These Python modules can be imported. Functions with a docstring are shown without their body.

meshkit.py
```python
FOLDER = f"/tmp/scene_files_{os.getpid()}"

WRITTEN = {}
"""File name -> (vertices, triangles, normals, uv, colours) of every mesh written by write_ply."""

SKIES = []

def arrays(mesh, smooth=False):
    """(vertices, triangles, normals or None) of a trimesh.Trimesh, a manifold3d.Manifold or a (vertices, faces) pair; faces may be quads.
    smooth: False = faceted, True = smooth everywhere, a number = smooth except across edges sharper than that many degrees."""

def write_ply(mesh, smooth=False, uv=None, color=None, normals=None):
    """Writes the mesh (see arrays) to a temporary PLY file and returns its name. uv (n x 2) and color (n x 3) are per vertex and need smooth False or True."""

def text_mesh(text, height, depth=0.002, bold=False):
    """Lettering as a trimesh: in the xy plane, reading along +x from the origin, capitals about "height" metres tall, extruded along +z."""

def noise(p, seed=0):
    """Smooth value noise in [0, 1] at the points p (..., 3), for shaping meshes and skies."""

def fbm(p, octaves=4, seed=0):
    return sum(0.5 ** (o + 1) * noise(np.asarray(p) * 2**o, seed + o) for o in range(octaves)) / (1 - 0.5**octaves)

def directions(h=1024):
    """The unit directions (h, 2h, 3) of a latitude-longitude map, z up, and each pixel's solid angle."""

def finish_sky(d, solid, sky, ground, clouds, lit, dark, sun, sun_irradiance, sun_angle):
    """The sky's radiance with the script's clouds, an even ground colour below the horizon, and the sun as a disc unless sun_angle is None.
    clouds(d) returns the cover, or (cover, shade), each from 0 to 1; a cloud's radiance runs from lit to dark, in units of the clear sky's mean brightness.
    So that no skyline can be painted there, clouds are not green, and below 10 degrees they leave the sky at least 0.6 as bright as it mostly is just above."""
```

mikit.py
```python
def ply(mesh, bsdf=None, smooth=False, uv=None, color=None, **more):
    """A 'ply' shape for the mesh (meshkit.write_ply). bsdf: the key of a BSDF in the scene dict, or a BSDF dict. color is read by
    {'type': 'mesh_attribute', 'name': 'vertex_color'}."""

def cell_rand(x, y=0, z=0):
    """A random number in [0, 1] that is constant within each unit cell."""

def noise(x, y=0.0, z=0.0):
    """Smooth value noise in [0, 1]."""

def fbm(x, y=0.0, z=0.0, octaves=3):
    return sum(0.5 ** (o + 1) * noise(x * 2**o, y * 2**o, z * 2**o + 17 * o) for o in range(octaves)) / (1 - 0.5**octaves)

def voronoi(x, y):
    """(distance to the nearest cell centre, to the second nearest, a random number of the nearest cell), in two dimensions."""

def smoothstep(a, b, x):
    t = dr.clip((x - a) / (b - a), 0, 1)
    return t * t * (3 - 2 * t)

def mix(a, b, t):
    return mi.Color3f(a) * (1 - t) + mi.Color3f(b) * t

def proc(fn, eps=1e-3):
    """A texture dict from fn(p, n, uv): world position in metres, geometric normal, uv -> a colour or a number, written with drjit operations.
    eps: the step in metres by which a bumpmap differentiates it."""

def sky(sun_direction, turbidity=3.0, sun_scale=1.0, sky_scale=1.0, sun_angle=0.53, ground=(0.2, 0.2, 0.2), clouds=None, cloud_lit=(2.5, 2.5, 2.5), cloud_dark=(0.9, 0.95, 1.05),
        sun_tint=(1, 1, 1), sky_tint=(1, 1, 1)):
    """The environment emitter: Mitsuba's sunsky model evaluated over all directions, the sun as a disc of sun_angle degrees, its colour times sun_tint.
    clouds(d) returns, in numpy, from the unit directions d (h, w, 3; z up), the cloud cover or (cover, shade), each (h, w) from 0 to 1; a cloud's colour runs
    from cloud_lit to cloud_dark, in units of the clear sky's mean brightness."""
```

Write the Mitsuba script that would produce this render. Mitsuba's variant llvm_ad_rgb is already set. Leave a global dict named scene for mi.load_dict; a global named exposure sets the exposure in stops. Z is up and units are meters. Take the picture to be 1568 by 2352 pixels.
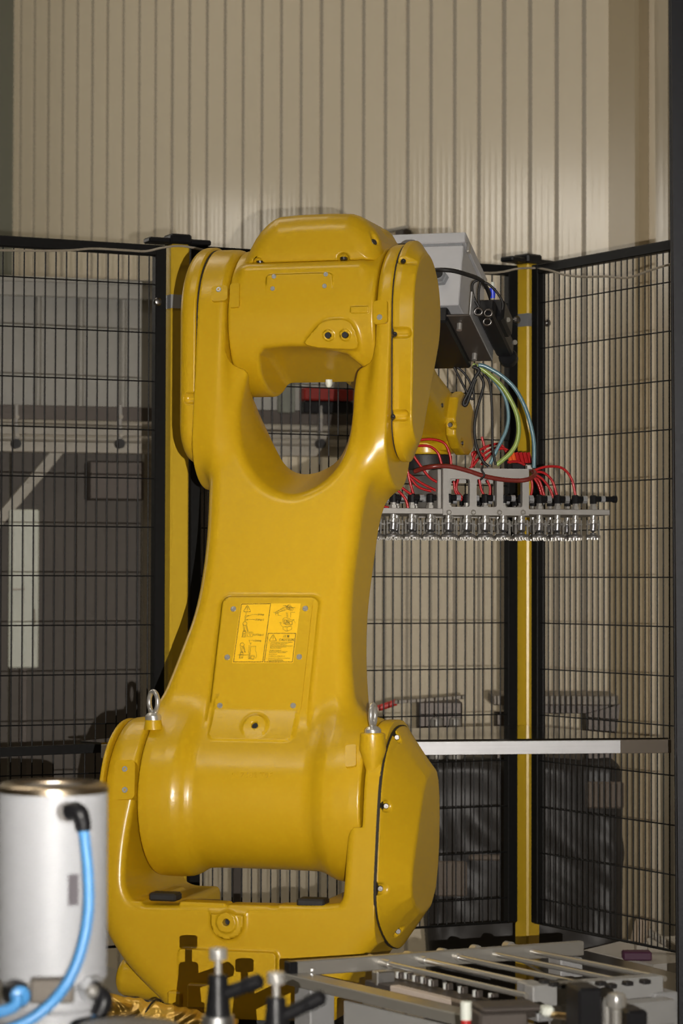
import math, random
import numpy as np, trimesh, manifold3d as m3
import drjit as dr
import mitsuba as mi
import meshkit, mikit
from scipy.ndimage import map_coordinates
from shapely.geometry import Polygon

# ------------------------------------------------------------------ camera, lights, exposure
W, H, F = 1568, 2352, 5800.0
CAM = np.array([0.0, 0.0, 1.45])
PITCH, ROLL = math.atan(154 / F), math.radians(0.15)
FWD = np.array([0, math.cos(PITCH), math.sin(PITCH)])
_R0, _U0 = np.array([1.0, 0, 0]), np.array([0, -math.sin(PITCH), math.cos(PITCH)])
RIGHT = _R0 * math.cos(ROLL) + _U0 * math.sin(ROLL)
UP = _U0 * math.cos(ROLL) - _R0 * math.sin(ROLL)
exposure = 0.0
T = mi.ScalarTransform4f
scene, labels = {}, {}
scene['camera'] = {'type': 'thinlens', 'fov': math.degrees(2 * math.atan(W / 2 / F)), 'fov_axis': 'x', 'aperture_radius': 0.0052, 'focus_distance': 4.75,
                   'near_clip': 0.1, 'far_clip': 200.0,
                   'to_world': T().look_at(origin=CAM.tolist(), target=(CAM + FWD).tolist(), up=UP.tolist())}
# the photographer's flash beside the lens, the only strong light
FLASH = 74.0
scene['flash'] = {'type': 'spot', 'intensity': {'type': 'rgb', 'value': [FLASH, FLASH * .95, FLASH * .88]}, 'cutoff_angle': 21.5, 'beam_width': 1.0,
                  'to_world': T().look_at(origin=[0.085, -0.02, 1.42], target=[0.0, 6.0, 1.50], up=[0, 0, 1])}
HALL = 7.0

def ray(px, py):
    d = FWD + RIGHT * (px - W / 2) / F + UP * (H / 2 - py) / F
    return d / np.linalg.norm(d)

def at(px, py, Y):
    d = ray(px, py)
    return CAM + d * (Y - CAM[1]) / d[1]

def on_plane(px, py, o, n):
    d = ray(px, py)
    return CAM + d * (np.dot(np.asarray(o) - CAM, n) / np.dot(d, n))

def proj(p):
    q = np.atleast_2d(p) - CAM
    z = q @ FWD
    return np.stack([W / 2 + F * (q @ RIGHT) / z, H / 2 - F * (q @ UP) / z], 1)

# ------------------------------------------------------------------ materials
def rgb(*c): return {'type': 'rgb', 'value': list(c)}
def prin(col, rough=.4, metal=0.0, **k):
    return {'type': 'twosided', 'b': {'type': 'principled', 'base_color': rgb(*col) if not isinstance(col, dict) else col, 'roughness': rough, 'metallic': metal, **k}}
def mat(name, d): scene['m_' + name] = d; return 'm_' + name

def _peel(p, n, uv):        # fine orange-peel of sprayed paint
    return 0.00008 * mikit.noise(p.x * 420, p.y * 420, p.z * 420)
M_YEL = mat('robot_yellow', {'type': 'twosided', 'b': {'type': 'bumpmap', 'arbitrary': mikit.proc(_peel, 6e-4), 'scale': 1.0,
            'b': {'type': 'principled', 'base_color': rgb(.505, .306, .0065), 'roughness': .31, 'specular': .38, 'clearcoat': .5, 'clearcoat_gloss': .86}}})
M_POST = mat('post_yellow', prin((.575, .375, .022), .33, specular=.5))
M_BLACK = mat('black_powder', prin((.007, .007, .007), .48, specular=.22))
M_BLACKP = mat('black_plastic', prin((.008, .008, .009), .38, specular=.28))
M_RUB = mat('black_rubber', prin((.012, .011, .011), .55))
M_STEEL = mat('bright_steel', prin((.62, .60, .56), .28, .75))
M_CHROME = mat('chrome', prin((.74, .72, .68), .17, .8))
M_ALU = mat('aluminium', prin((.66, .65, .64), .38, 1.0))
def _brush(p, n, uv):
    s = .9 + .16 * mikit.fbm(p.x * 9, p.y * 9, p.z * 900)
    return mi.Color3f(.80, .80, .82) * s
M_ALUB = mat('brushed_aluminium', prin(mikit.proc(_brush), .48, .55))
M_SCREW = mat('screw_steel', prin((.46, .46, .44), .35, .5))
M_CHIP = mat('chip_white', prin((.60, .60, .58), .4, .2))
M_LEG = mat('leg_alu', prin((.34, .34, .345), .5, .3))
M_ALUM = mat('matt_aluminium', prin((.32, .305, .285), .55, .5))
M_ZINC = mat('zinc', prin((.55, .56, .58), .4, .7))
M_DZINC = mat('dark_steel', prin((.10, .085, .075), .5, .6))
M_BOLT = mat('bolt', prin((.25, .235, .225), .3, 1.0))
M_HOLE = mat('dark_hole', prin((.006, .006, .008), .6))
M_SEAM = mat('seam_black', prin((.016, .010, .004), .7))
M_BOX = mat('box_grey', prin((.44, .44, .455), .4))
M_GLAND = mat('gland_grey', prin((.22, .23, .245), .4))
M_PRINT = mat('print_black', prin((.05, .022, .006), .5))
M_STICK = mat('sticker_yellow', prin((.80, .47, .012), .35))
M_RED = mat('red_tube', prin((.40, .008, .010), .22, specular=.6, clearcoat=.5))
M_DRED = mat('dark_red_tube', prin((.16, .018, .012), .25, clearcoat=.5))
M_BLUE = mat('blue_hose', prin((.062, .25, .54), .36, clearcoat=.15))
M_TEAL = mat('teal_hose', prin((.10, .20, .24), .2, clearcoat=1.0))
M_GREEN = mat('green_hose', prin((.27, .36, .09), .3))
M_ORANGE = mat('orange_fitting', prin((.75, .12, .02), .4))
M_CABLE = mat('beige_cable', prin((.30, .26, .20), .5))
M_CYL = mat('silver_cylinder', prin((.34, .345, .36), .52, .05))
M_WHITE = mat('white_panel', prin((.62, .64, .57), .5))
M_NEARP = mat('near_post', prin((.013, .014, .019), .6))
def _wallc(p, n, uv):
    g = .97 + .06 * mikit.fbm(p.x * 1.1, p.y * 1.1, p.z * .35, 3)
    return mi.Color3f(.83, .735, .575) * g
M_WALL = mat('cladding', prin(mikit.proc(_wallc), .20, specular=.5))
M_GROOVE_SHADE = mat('groove_shade_grey', prin((.44, .39, .315), .5))  # shade of the cladding grooves, put into a colour
M_TRIM = mat('cladding_trim', prin((.47, .385, .255), .28))
M_LWALL = mat('left_cladding', prin((.19, .20, .165), .45))
M_PART = mat('partition_grey', prin((.36, .35, .32), .45))
M_DARKP = mat('dark_panel', prin((.082, .068, .055), .55))
M_TRAY = mat('tray_brown', prin((.17, .145, .115), .5, .2))
M_BEAM = mat('beam_grey', prin((.36, .33, .28), .45, .2))
def _floor(p, n, uv):
    return mi.Color3f(.36, .34, .30) * (.8 + .35 * mikit.fbm(p.x * 2.3, p.y * 2.3, 0, 4))
M_FLOOR = mat('concrete', prin(mikit.proc(_floor), .5))
M_CEIL = mat('ceiling', prin((.45, .43, .40), .7))
M_LFIX = mat('lamp_housing', prin((.7, .7, .7), .5))

# ------------------------------------------------------------------ mesh helpers
def add(key, mesh, bsdf, smooth=30, **lab):
    k, i = key, 0
    while k in scene:
        i += 1; k = f'{key}_{i:03d}'
    if isinstance(mesh, tuple) and len(mesh) == 3:      # v, f, n
        path = meshkit.write_ply((mesh[0], mesh[1]), False, None, None, normals=mesh[2])
        scene[k] = {'type': 'ply', 'filename': path, 'face_normals': False, 'bsdf': {'type': 'ref', 'id': bsdf}}
    else:
        scene[k] = mikit.ply(mesh, bsdf, smooth)
    if lab: labels[k] = lab
    return k

_num = {}
def thing(name, label, cat, group=None):
    n = _num.get(name, 0); _num[name] = n + 1
    k = name if n == 0 else f'{name}_{n:03d}'
    labels[k] = {'label': label, 'category': cat}
    if group: labels[k]['group'] = group
    return k

def solo(name, mesh, bsdf, label, cat, group=None, smooth=30):
    k = thing(name, label, cat, group)
    scene[k] = mikit.ply(mesh, bsdf, smooth)
    return k

def struct(name, mesh=None, bsdf=None, smooth=False, label=None):
    if mesh is not None: scene[name] = mikit.ply(mesh, bsdf, smooth)
    labels[name] = {'kind': 'structure'}
    if label: labels[name]['label'] = label
    return name

def nrm(v): v = np.asarray(v, float); return v / np.linalg.norm(v)
def frame(o, x, y, z):
    M = np.eye(4); M[:3, 0], M[:3, 1], M[:3, 2], M[:3, 3] = x, y, z, o
    return M
def zframe(o, z, xhint=(1, 0, 0)):
    z = nrm(z); x = np.asarray(xhint, float) - z * np.dot(xhint, z)
    if np.linalg.norm(x) < 1e-3: x = np.array([0, 0, 1.0]) - z * z[2]
    x = nrm(x)
    return frame(o, x, np.cross(z, x), z)
def yaw(o, a, sx=None):
    return frame(o, [math.cos(a), math.sin(a), 0], [-math.sin(a), math.cos(a), 0], [0, 0, 1])

def box(sx, sy, sz, M=None, c=0.0, o=(0, 0, 0)):
    """chamfered box centred at o"""
    if c > 0:
        c = min(c, .45 * min(sx, sy, sz))
        pts = []
        for a in (-1, 1):
            for b in (-1, 1):
                for d in (-1, 1):
                    h = np.array([a * sx / 2, b * sy / 2, d * sz / 2])
                    for ax in range(3):
                        q = h - np.array([a, b, d]) * c; q[ax] = h[ax]
                        pts.append(q)
        m = trimesh.convex.convex_hull(np.array(pts))
    else:
        m = trimesh.creation.box((sx, sy, sz))
    m.apply_translation(o)
    if M is not None: m.apply_transform(M)
    return m

def lathe(prof, M=None, n=32):
    """prof: (r, z) list, closed solid"""
    m = trimesh.creation.revolve(np.asarray(prof, float), sections=n)
    if m.volume < 0: m.invert()
    if M is not None: m.apply_transform(M)
    return m

def cyl(r, h, M=None, n=24, c=0.0):
    if c > 0: return lathe([(0, 0), (r - c, 0), (r, c), (r, h - c), (r - c, h), (0, h)], M, n)
    return lathe([(0, 0), (r, 0), (r, h), (0, h)], M, n)

def rod(p, q, r, n=8):
    p, q = np.asarray(p, float), np.asarray(q, float)
    return cyl(r, np.linalg.norm(q - p), zframe(p, q - p), n)

def spline(pts, n=40):
    """Catmull-Rom through the points"""
    p = np.asarray(pts, float)
    p = np.vstack([2 * p[0] - p[1], p, 2 * p[-1] - p[-2]])
    out, seg = [], len(p) - 3
    for i in np.linspace(0, seg - 1e-9, n):
        k = int(i); t = i - k
        a, b, c, d = p[k:k + 4]
        out.append(.5 * (2 * b + (c - a) * t + (2 * a - 5 * b + 4 * c - d) * t * t + (3 * b - a - 3 * c + d) * t ** 3))
    return np.array(out)

def tube(path, r, n=8, caps=True):
    p = np.asarray(path, float)
    t = np.gradient(p, axis=0); t /= np.linalg.norm(t, axis=1, keepdims=True) + 1e-12
    a = np.cross(t[0], [0, 0, 1.0])
    if np.linalg.norm(a) < .1: a = np.cross(t[0], [1.0, 0, 0])
    A = []
    for i in range(len(p)):
        a = a - t[i] * np.dot(a, t[i]); a = a / np.linalg.norm(a); A.append(a)
    A = np.array(A); B = np.cross(t, A)
    ang = np.arange(n) * 2 * np.pi / n
    R = np.broadcast_to(r, (len(p),))
    v = (p[:, None] + R[:, None, None] * (np.cos(ang)[None, :, None] * A[:, None] + np.sin(ang)[None, :, None] * B[:, None])).reshape(-1, 3)
    f = []
    for i in range(len(p) - 1):
        for j in range(n):
            k = (j + 1) % n
            f += [[i * n + j, i * n + k, (i + 1) * n + k], [i * n + j, (i + 1) * n + k, (i + 1) * n + j]]
    if caps:
        v = np.vstack([v, p[:1], p[-1:]]); e = len(p) * n; l = (len(p) - 1) * n
        for j in range(n):
            k = (j + 1) % n
            f += [[e, k, j], [e + 1, l + j, l + k]]
    return trimesh.Trimesh(v, f, process=False)

def extrude(poly, h, M=None, c=0.0):
    """polygon (list or shapely) extruded along +z, optionally with chamfered rims"""
    P = poly if isinstance(poly, Polygon) else Polygon(poly)
    m = trimesh.creation.extrude_polygon(P, h)
    if M is not None: m.apply_transform(M)
    return m

def rrect(w, h, r, n=4):
    return Polygon([(-w / 2 + r, -h / 2 + r), (w / 2 - r, -h / 2 + r), (w / 2 - r, h / 2 - r), (-w / 2 + r, h / 2 - r)]).buffer(r, quad_segs=n)

def join(*ms): return trimesh.util.concatenate(list(ms[0]) if len(ms) == 1 and isinstance(ms[0], (list, tuple)) else list(ms))

# ------------------------------------------------------------------ signed distance modelling for the castings
def smin(a, b, k):
    h = np.clip(.5 + .5 * (b - a) / k, 0, 1)
    return b + (a - b) * h - k * h * (1 - h)
def smax(a, b, k): return -smin(-a, -b, k)
def rext(d2, dz, r):            # rounded extrusion of a 2D distance by a slab distance
    a, b = d2 + r, dz + r
    return np.minimum(np.maximum(a, b), 0) + np.sqrt(np.maximum(a, 0) ** 2 + np.maximum(b, 0) ** 2) - r
def slab(x, lo, hi): return np.abs(x - (lo + hi) / 2) - (hi - lo) / 2
def rbox2(x, y, x0, x1, y0, y1, r):
    a, b = slab(x, x0, x1) + r, slab(y, y0, y1) + r
    return np.minimum(np.maximum(a, b), 0) + np.sqrt(np.maximum(a, 0) ** 2 + np.maximum(b, 0) ** 2) - r
def rbox(x, y, z, x0, x1, y0, y1, z0, z1, r):
    a, b, c = slab(x, x0, x1) + r, slab(y, y0, y1) + r, slab(z, z0, z1) + r
    return np.minimum(np.maximum(np.maximum(a, b), c), 0) + np.sqrt(np.maximum(a, 0) ** 2 + np.maximum(b, 0) ** 2 + np.maximum(c, 0) ** 2) - r
def ucap(x, y, ra, rb, h):      # hull of circle ra at the origin and circle rb at (0, -h)
    y = -y; x = np.abs(x); b = (ra - rb) / h; a = math.sqrt(max(1 - b * b, 1e-9))
    k = -b * x + a * y
    return np.where(k < 0, np.sqrt(x * x + y * y) - ra, np.where(k > a * h, np.sqrt(x * x + (y - h) ** 2) - rb, x * a + y * b - ra))

class Poly2:
    """distance to a closed outline, sampled on a fine grid"""
    def __init__(self, pts, smooth=0, pad=.12, step=.002):
        p = np.asarray(pts, float)
        for _ in range(smooth):
            q = np.roll(p, -1, 0); p = np.stack([.75 * p + .25 * q, .25 * p + .75 * q], 1).reshape(-1, 2)
        self.p, self.step = p, step
        self.lo = p.min(0) - pad
        nx, ny = np.ceil((p.max(0) + pad - self.lo) / step).astype(int) + 1
        X, Y = np.meshgrid(self.lo[0] + np.arange(nx) * step, self.lo[1] + np.arange(ny) * step, indexing='ij')
        best, inside = np.full(X.shape, 1e9), np.zeros(X.shape, bool)
        for a, b in zip(p, np.roll(p, -1, 0)):
            e = b - a; L = e @ e
            if L < 1e-14: continue
            t = np.clip(((X - a[0]) * e[0] + (Y - a[1]) * e[1]) / L, 0, 1)
            best = np.minimum(best, (X - a[0] - t * e[0]) ** 2 + (Y - a[1] - t * e[1]) ** 2)
            if abs(e[1]) > 1e-12:
                inside ^= ((a[1] > Y) != (b[1] > Y)) & (X < e[0] * (Y - a[1]) / e[1] + a[0])
        self.g = np.where(inside, -1, 1) * np.sqrt(best)
    def __call__(self, x, y):
        c = np.stack([((x - self.lo[0]) / self.step).ravel(), ((y - self.lo[1]) / self.step).ravel()])
        n = np.array(self.g.shape)[:, None] - 1
        cc = np.clip(c, 0, n)
        out = np.linalg.norm(c - cc, axis=0) * self.step
        return (map_coordinates(self.g, cc, order=1) + out).reshape(np.shape(x))

def sdf_mesh(fn, lo, hi, h, M=None, newton=2):
    lo, hi = np.asarray(lo, float), np.asarray(hi, float)
    B = 8
    nb = np.ceil((hi - lo) / (B * h)).astype(int)
    n = nb * B + 1
    cx, cy, cz = [lo[i] + (np.arange(nb[i]) + .5) * B * h for i in range(3)]
    X, Y, Z = np.meshgrid(cx, cy, cz, indexing='ij')
    D = fn(X, Y, Z)
    act = np.argwhere(np.abs(D) < B * h * .866 * 1.35)
    G = np.repeat(np.repeat(np.repeat(np.sign(D), B, 0), B, 1), B, 2)
    G = np.pad(G, ((0, 1),) * 3, mode='edge').astype(np.float32)
    o = np.arange(B + 1)
    base = act * B
    I = base[:, 0][:, None, None, None] + o[None, :, None, None] + 0 * o[None, None, :, None] + 0 * o[None, None, None, :]
    J = base[:, 1][:, None, None, None] + o[None, None, :, None] + 0 * I
    K = base[:, 2][:, None, None, None] + o[None, None, None, :] + 0 * I
    I = I + 0 * J
    G[I, J, K] = fn(lo[0] + I * h, lo[1] + J * h, lo[2] + K * h).astype(np.float32)
    S = G < 0
    m = np.array(G.shape) - 1
    cnt = np.zeros(m, np.int8)
    for a in (0, 1):
        for b in (0, 1):
            for c in (0, 1):
                cnt += S[a:a + m[0], b:b + m[1], c:c + m[2]]
    cells = np.argwhere((cnt > 0) & (cnt < 8))
    idx = np.full(m, -1, np.int64); idx[tuple(cells.T)] = np.arange(len(cells))
    acc, num = np.zeros((len(cells), 3)), np.zeros(len(cells))
    off = np.array([[a, b, c] for a in (0, 1) for b in (0, 1) for c in (0, 1)])
    val = np.stack([G[tuple((cells + q).T)] for q in off], 1)
    for i in range(8):
        for j in range(i + 1, 8):
            if np.abs(off[i] - off[j]).sum() != 1: continue
            x = (val[:, i] < 0) != (val[:, j] < 0)
            t = np.where(x, val[:, i] / np.where(x, val[:, i] - val[:, j], 1), 0)
            acc += np.where(x[:, None], off[i] + t[:, None] * (off[j] - off[i]), 0); num += x
    v = lo + h * (cells + acc / num[:, None])
    faces = []
    for ax in range(3):
        b, c = (ax + 1) % 3, (ax + 2) % 3
        sl0, sl1 = [slice(None)] * 3, [slice(None)] * 3
        sl0[ax], sl1[ax] = slice(0, -1), slice(1, None)
        A, Bq = S[tuple(sl0)], S[tuple(sl1)]
        e = np.argwhere(A != Bq)
        e = e[(e[:, b] > 0) & (e[:, c] > 0) & (e[:, b] < m[b]) & (e[:, c] < m[c])]
        eb, ec = np.zeros(3, int), np.zeros(3, int); eb[b] = 1; ec[c] = 1
        q = [idx[tuple((e - s).T)] for s in (eb + ec, ec, 0 * eb, eb)]
        Q = np.stack(q, 1)
        flip = ~A[tuple(e.T)]
        Q[flip] = Q[flip][:, ::-1]
        faces.append(Q)
    Q = np.vstack(faces); Q = Q[(Q >= 0).all(1)]
    f = np.vstack([Q[:, [0, 1, 2]], Q[:, [0, 2, 3]]])
    e = h * .3
    def grad(v):
        g = np.zeros_like(v)
        for k in range(3):
            d = np.zeros(3); d[k] = e
            g[:, k] = fn(*(v + d).T) - fn(*(v - d).T)
        return g / (2 * e)
    for _ in range(newton):
        g = grad(v); d = fn(*v.T)
        s = d / np.maximum((g * g).sum(1), .25)
        v = v - np.clip(s, -h * .6, h * .6)[:, None] * g
    g = grad(v); nn = g / np.maximum(np.linalg.norm(g, axis=1, keepdims=True), 1e-9)
    if M is not None:
        v = v @ M[:3, :3].T + M[:3, 3]; nn = nn @ M[:3, :3].T
    return v, f, nn

# ------------------------------------------------------------------ the hall
E1, E2 = nrm([-.546, .838, 0]), nrm([-.838, -.546, 0])     # along the clad wall (away from the camera), and from it into the hall
ZV = np.array([0, 0, 1.0])
W0 = np.array([.743, 7.0, 0.0])
def hall(s, t, z): return W0 + E1 * s + E2 * t + ZV * z
S0, S1, TW = -34.0, 3.80, 17.0
def quadbox(p, e, f, le, lf, th, nrm_):
    M = frame(p + e * le / 2 + f * lf / 2 - nrm_ * th / 2, e, f, np.cross(e, f))
    return box(le, lf, th, M)
struct('floor', quadbox(hall(S0, -.3, 0), E1, E2, S1 - S0 + .3, TW + .6, .12, ZV), M_FLOOR, label='grey concrete hall floor')
struct('ceiling', quadbox(hall(S0, -.3, HALL + .12), E1, E2, S1 - S0 + .3, TW + .6, .12, ZV), M_CEIL, label='high dim hall ceiling')

def cladding(key, o, e, out, n_ribs, pitch, z0, z1, bsdf, per=4, hgt=.017):
    """trapezoid-profile sheets, each sheet a part; e runs along the wall, out points into the hall"""
    p = pitch
    rib = lambda c: [((c + dx) * p, hh) for dx, hh in ((-.085, 0), (-.05, .00015), (-.02, .00033), (.02, .00033), (.05, .00015), (.085, 0))]
    prof = [(0, 0)] + rib(.17) + rib(.41) + rib(.65) + [(.825 * p, 0), (.835 * p, -hgt * .2), (.992 * p, -hgt * .2)]
    for i in range(n_ribs):
        add(key + '__groove_shade', box(.15 * p, .002, z1 - z0, frame(o + e * (i + .914) * p - out * (hgt * .2 - .001) + ZV * (z0 + z1) / 2, e, np.cross(ZV, e), ZV)), M_GROOVE_SHADE, False)  # darker strip painted in for the shadow line of each groove
    k = 0
    while k < n_ribs:
        m = min(per, n_ribs - k)
        top = [(i * p + x, y) for i in range(m) for x, y in prof] + [(m * p - .004 * p, -hgt * .2)]
        lift = .0009 * ((k // per) % 2)
        top = [(x, y + lift) for x, y in top]
        poly = top + [(top[-1][0], -.014), (0, -.014)]
        M = frame(o + e * k * p + ZV * z0, e, out, np.cross(e, out))
        hh = z1 - z0
        if np.cross(e, out)[2] < 0: M = frame(o + e * k * p + ZV * z1, e, out, np.cross(e, out))
        add(key + '__cladding_sheet', extrude(poly, hh, M), bsdf, 40)
        k += m
struct('wall_right', label='beige painted ribbed metal cladding wall behind the robot cell')
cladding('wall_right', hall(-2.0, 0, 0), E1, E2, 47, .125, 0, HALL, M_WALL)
add('wall_right__backing', quadbox(hall(S0, -.03, 0), E1, ZV, S1 - S0, HALL, .1, E2), M_WALL, False)
# a folded corner flashing that runs up the wall
tx = -.006
tp = [(0, 0), (.004, .030), (.016, .034), (.128, .034), (.134, .03), (.140, 0), (.15, -.004), (-.01, -.004)]
t0 = on_plane(1477, 1000, hall(0, .02, 0), E2)
s0 = float((t0 - W0) @ E1)
add('wall_right__flashing', extrude(tp, HALL, frame(hall(s0, .002, HALL), E1, E2, np.cross(E1, E2)) if np.cross(E1, E2)[2] < 0 else frame(hall(s0, .002, 0), E1, E2, np.cross(E1, E2))), M_TRIM, False)
struct('wall_left', label='grey-green clad end wall at the far left')
cladding('wall_left', hall(S1, 0, 0), E2, -E1, 20, .25, 0, HALL, M_LWALL, 4, .03)
add('wall_left__backing', quadbox(hall(S1, 0, 0), E2, ZV, TW, HALL, .1, -E1), M_LWALL, False)
struct('wall_far', quadbox(hall(S0, TW, 0), E1, ZV, S1 - S0, HALL, .1, -E2), M_WALL)
struct('wall_behind', quadbox(hall(S0, 0, 0), E2, ZV, TW, HALL, .1, E1), M_WALL)
# windows in the end wall: daylight, and the streaks in the cladding's gloss
def window(i, t, ln, z0, z1, rad):
    k = struct(f'window_{i}', label='bright daylight window strip in the end wall, ' + ('nearer the clad wall' if i == 1 else 'farther from the clad wall'))
    M = frame(hall(S1 - .05, t + ln / 2, (z0 + z1) / 2), E2, ZV, np.cross(E2, ZV))
    for a, b, c, d in ((ln + .1, .06, 0, (z1 - z0) / 2), (ln + .1, .06, 0, -(z1 - z0) / 2), (.06, z1 - z0, ln / 2, 0), (.06, z1 - z0, -ln / 2, 0), (.05, z1 - z0, 0, 0)):
        add(k + '__frame', box(a, b, .06, M @ trimesh.transformations.translation_matrix((c, d, 0))), M_LFIX, False)
    g = add(k + '__pane', box(ln, z1 - z0, .01, M), M_LFIX, False)
    scene[g]['emitter'] = {'type': 'area', 'radiance': rgb(rad, rad * .94, rad * .84)}
window(1, .85, .40, 2.80, 3.08, 4.5)
window(2, 2.30, 2.2, 2.92, 3.30, 7.5)
# tube lamps under the ceiling, across the hall
def ceiling_lamp(s, t, ln, rad, lb, wd=.22):
    k = thing('ceiling_lamp', lb, 'lamp', 'tube lamps under the ceiling')
    M = frame(hall(s, t, HALL - .55), E2, -E1, ZV)
    add(k + '__housing', box(ln, wd + .05, .07, M, .01), M_LFIX, False)
    for q in (-.42, .42):
        add(k + '__hanger', rod((M @ [q * ln, 0, .03, 1])[:3], (M @ [q * ln, 0, .56, 1])[:3], .006), M_BOLT)
    d = add(k + '__diffuser', box(ln - .06, wd, .03, M, 0, (0, 0, -.045)), M_LFIX, False)
    scene[d]['emitter'] = {'type': 'area', 'radiance': rgb(rad, rad * .905, rad * .76)}
for s, t, ln, rad, wd, lb in ((2.7, 2.7, 2.6, 15.0, .22, 'tube lamp under the ceiling, nearest the end wall'), (.8, 2.7, 2.6, 18.0, .22, 'tube lamp under the ceiling beside the clad wall'),
                              (-2.55, 5.45, 2.4, 13.0, .42, 'broadest tube lamp under the ceiling, between robot and camera'), (-12.0, 6.0, 2.6, 3.0, .22, 'tube lamp under the ceiling farthest back in the hall')):
    ceiling_lamp(s, t, ln, rad, lb, wd)

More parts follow.
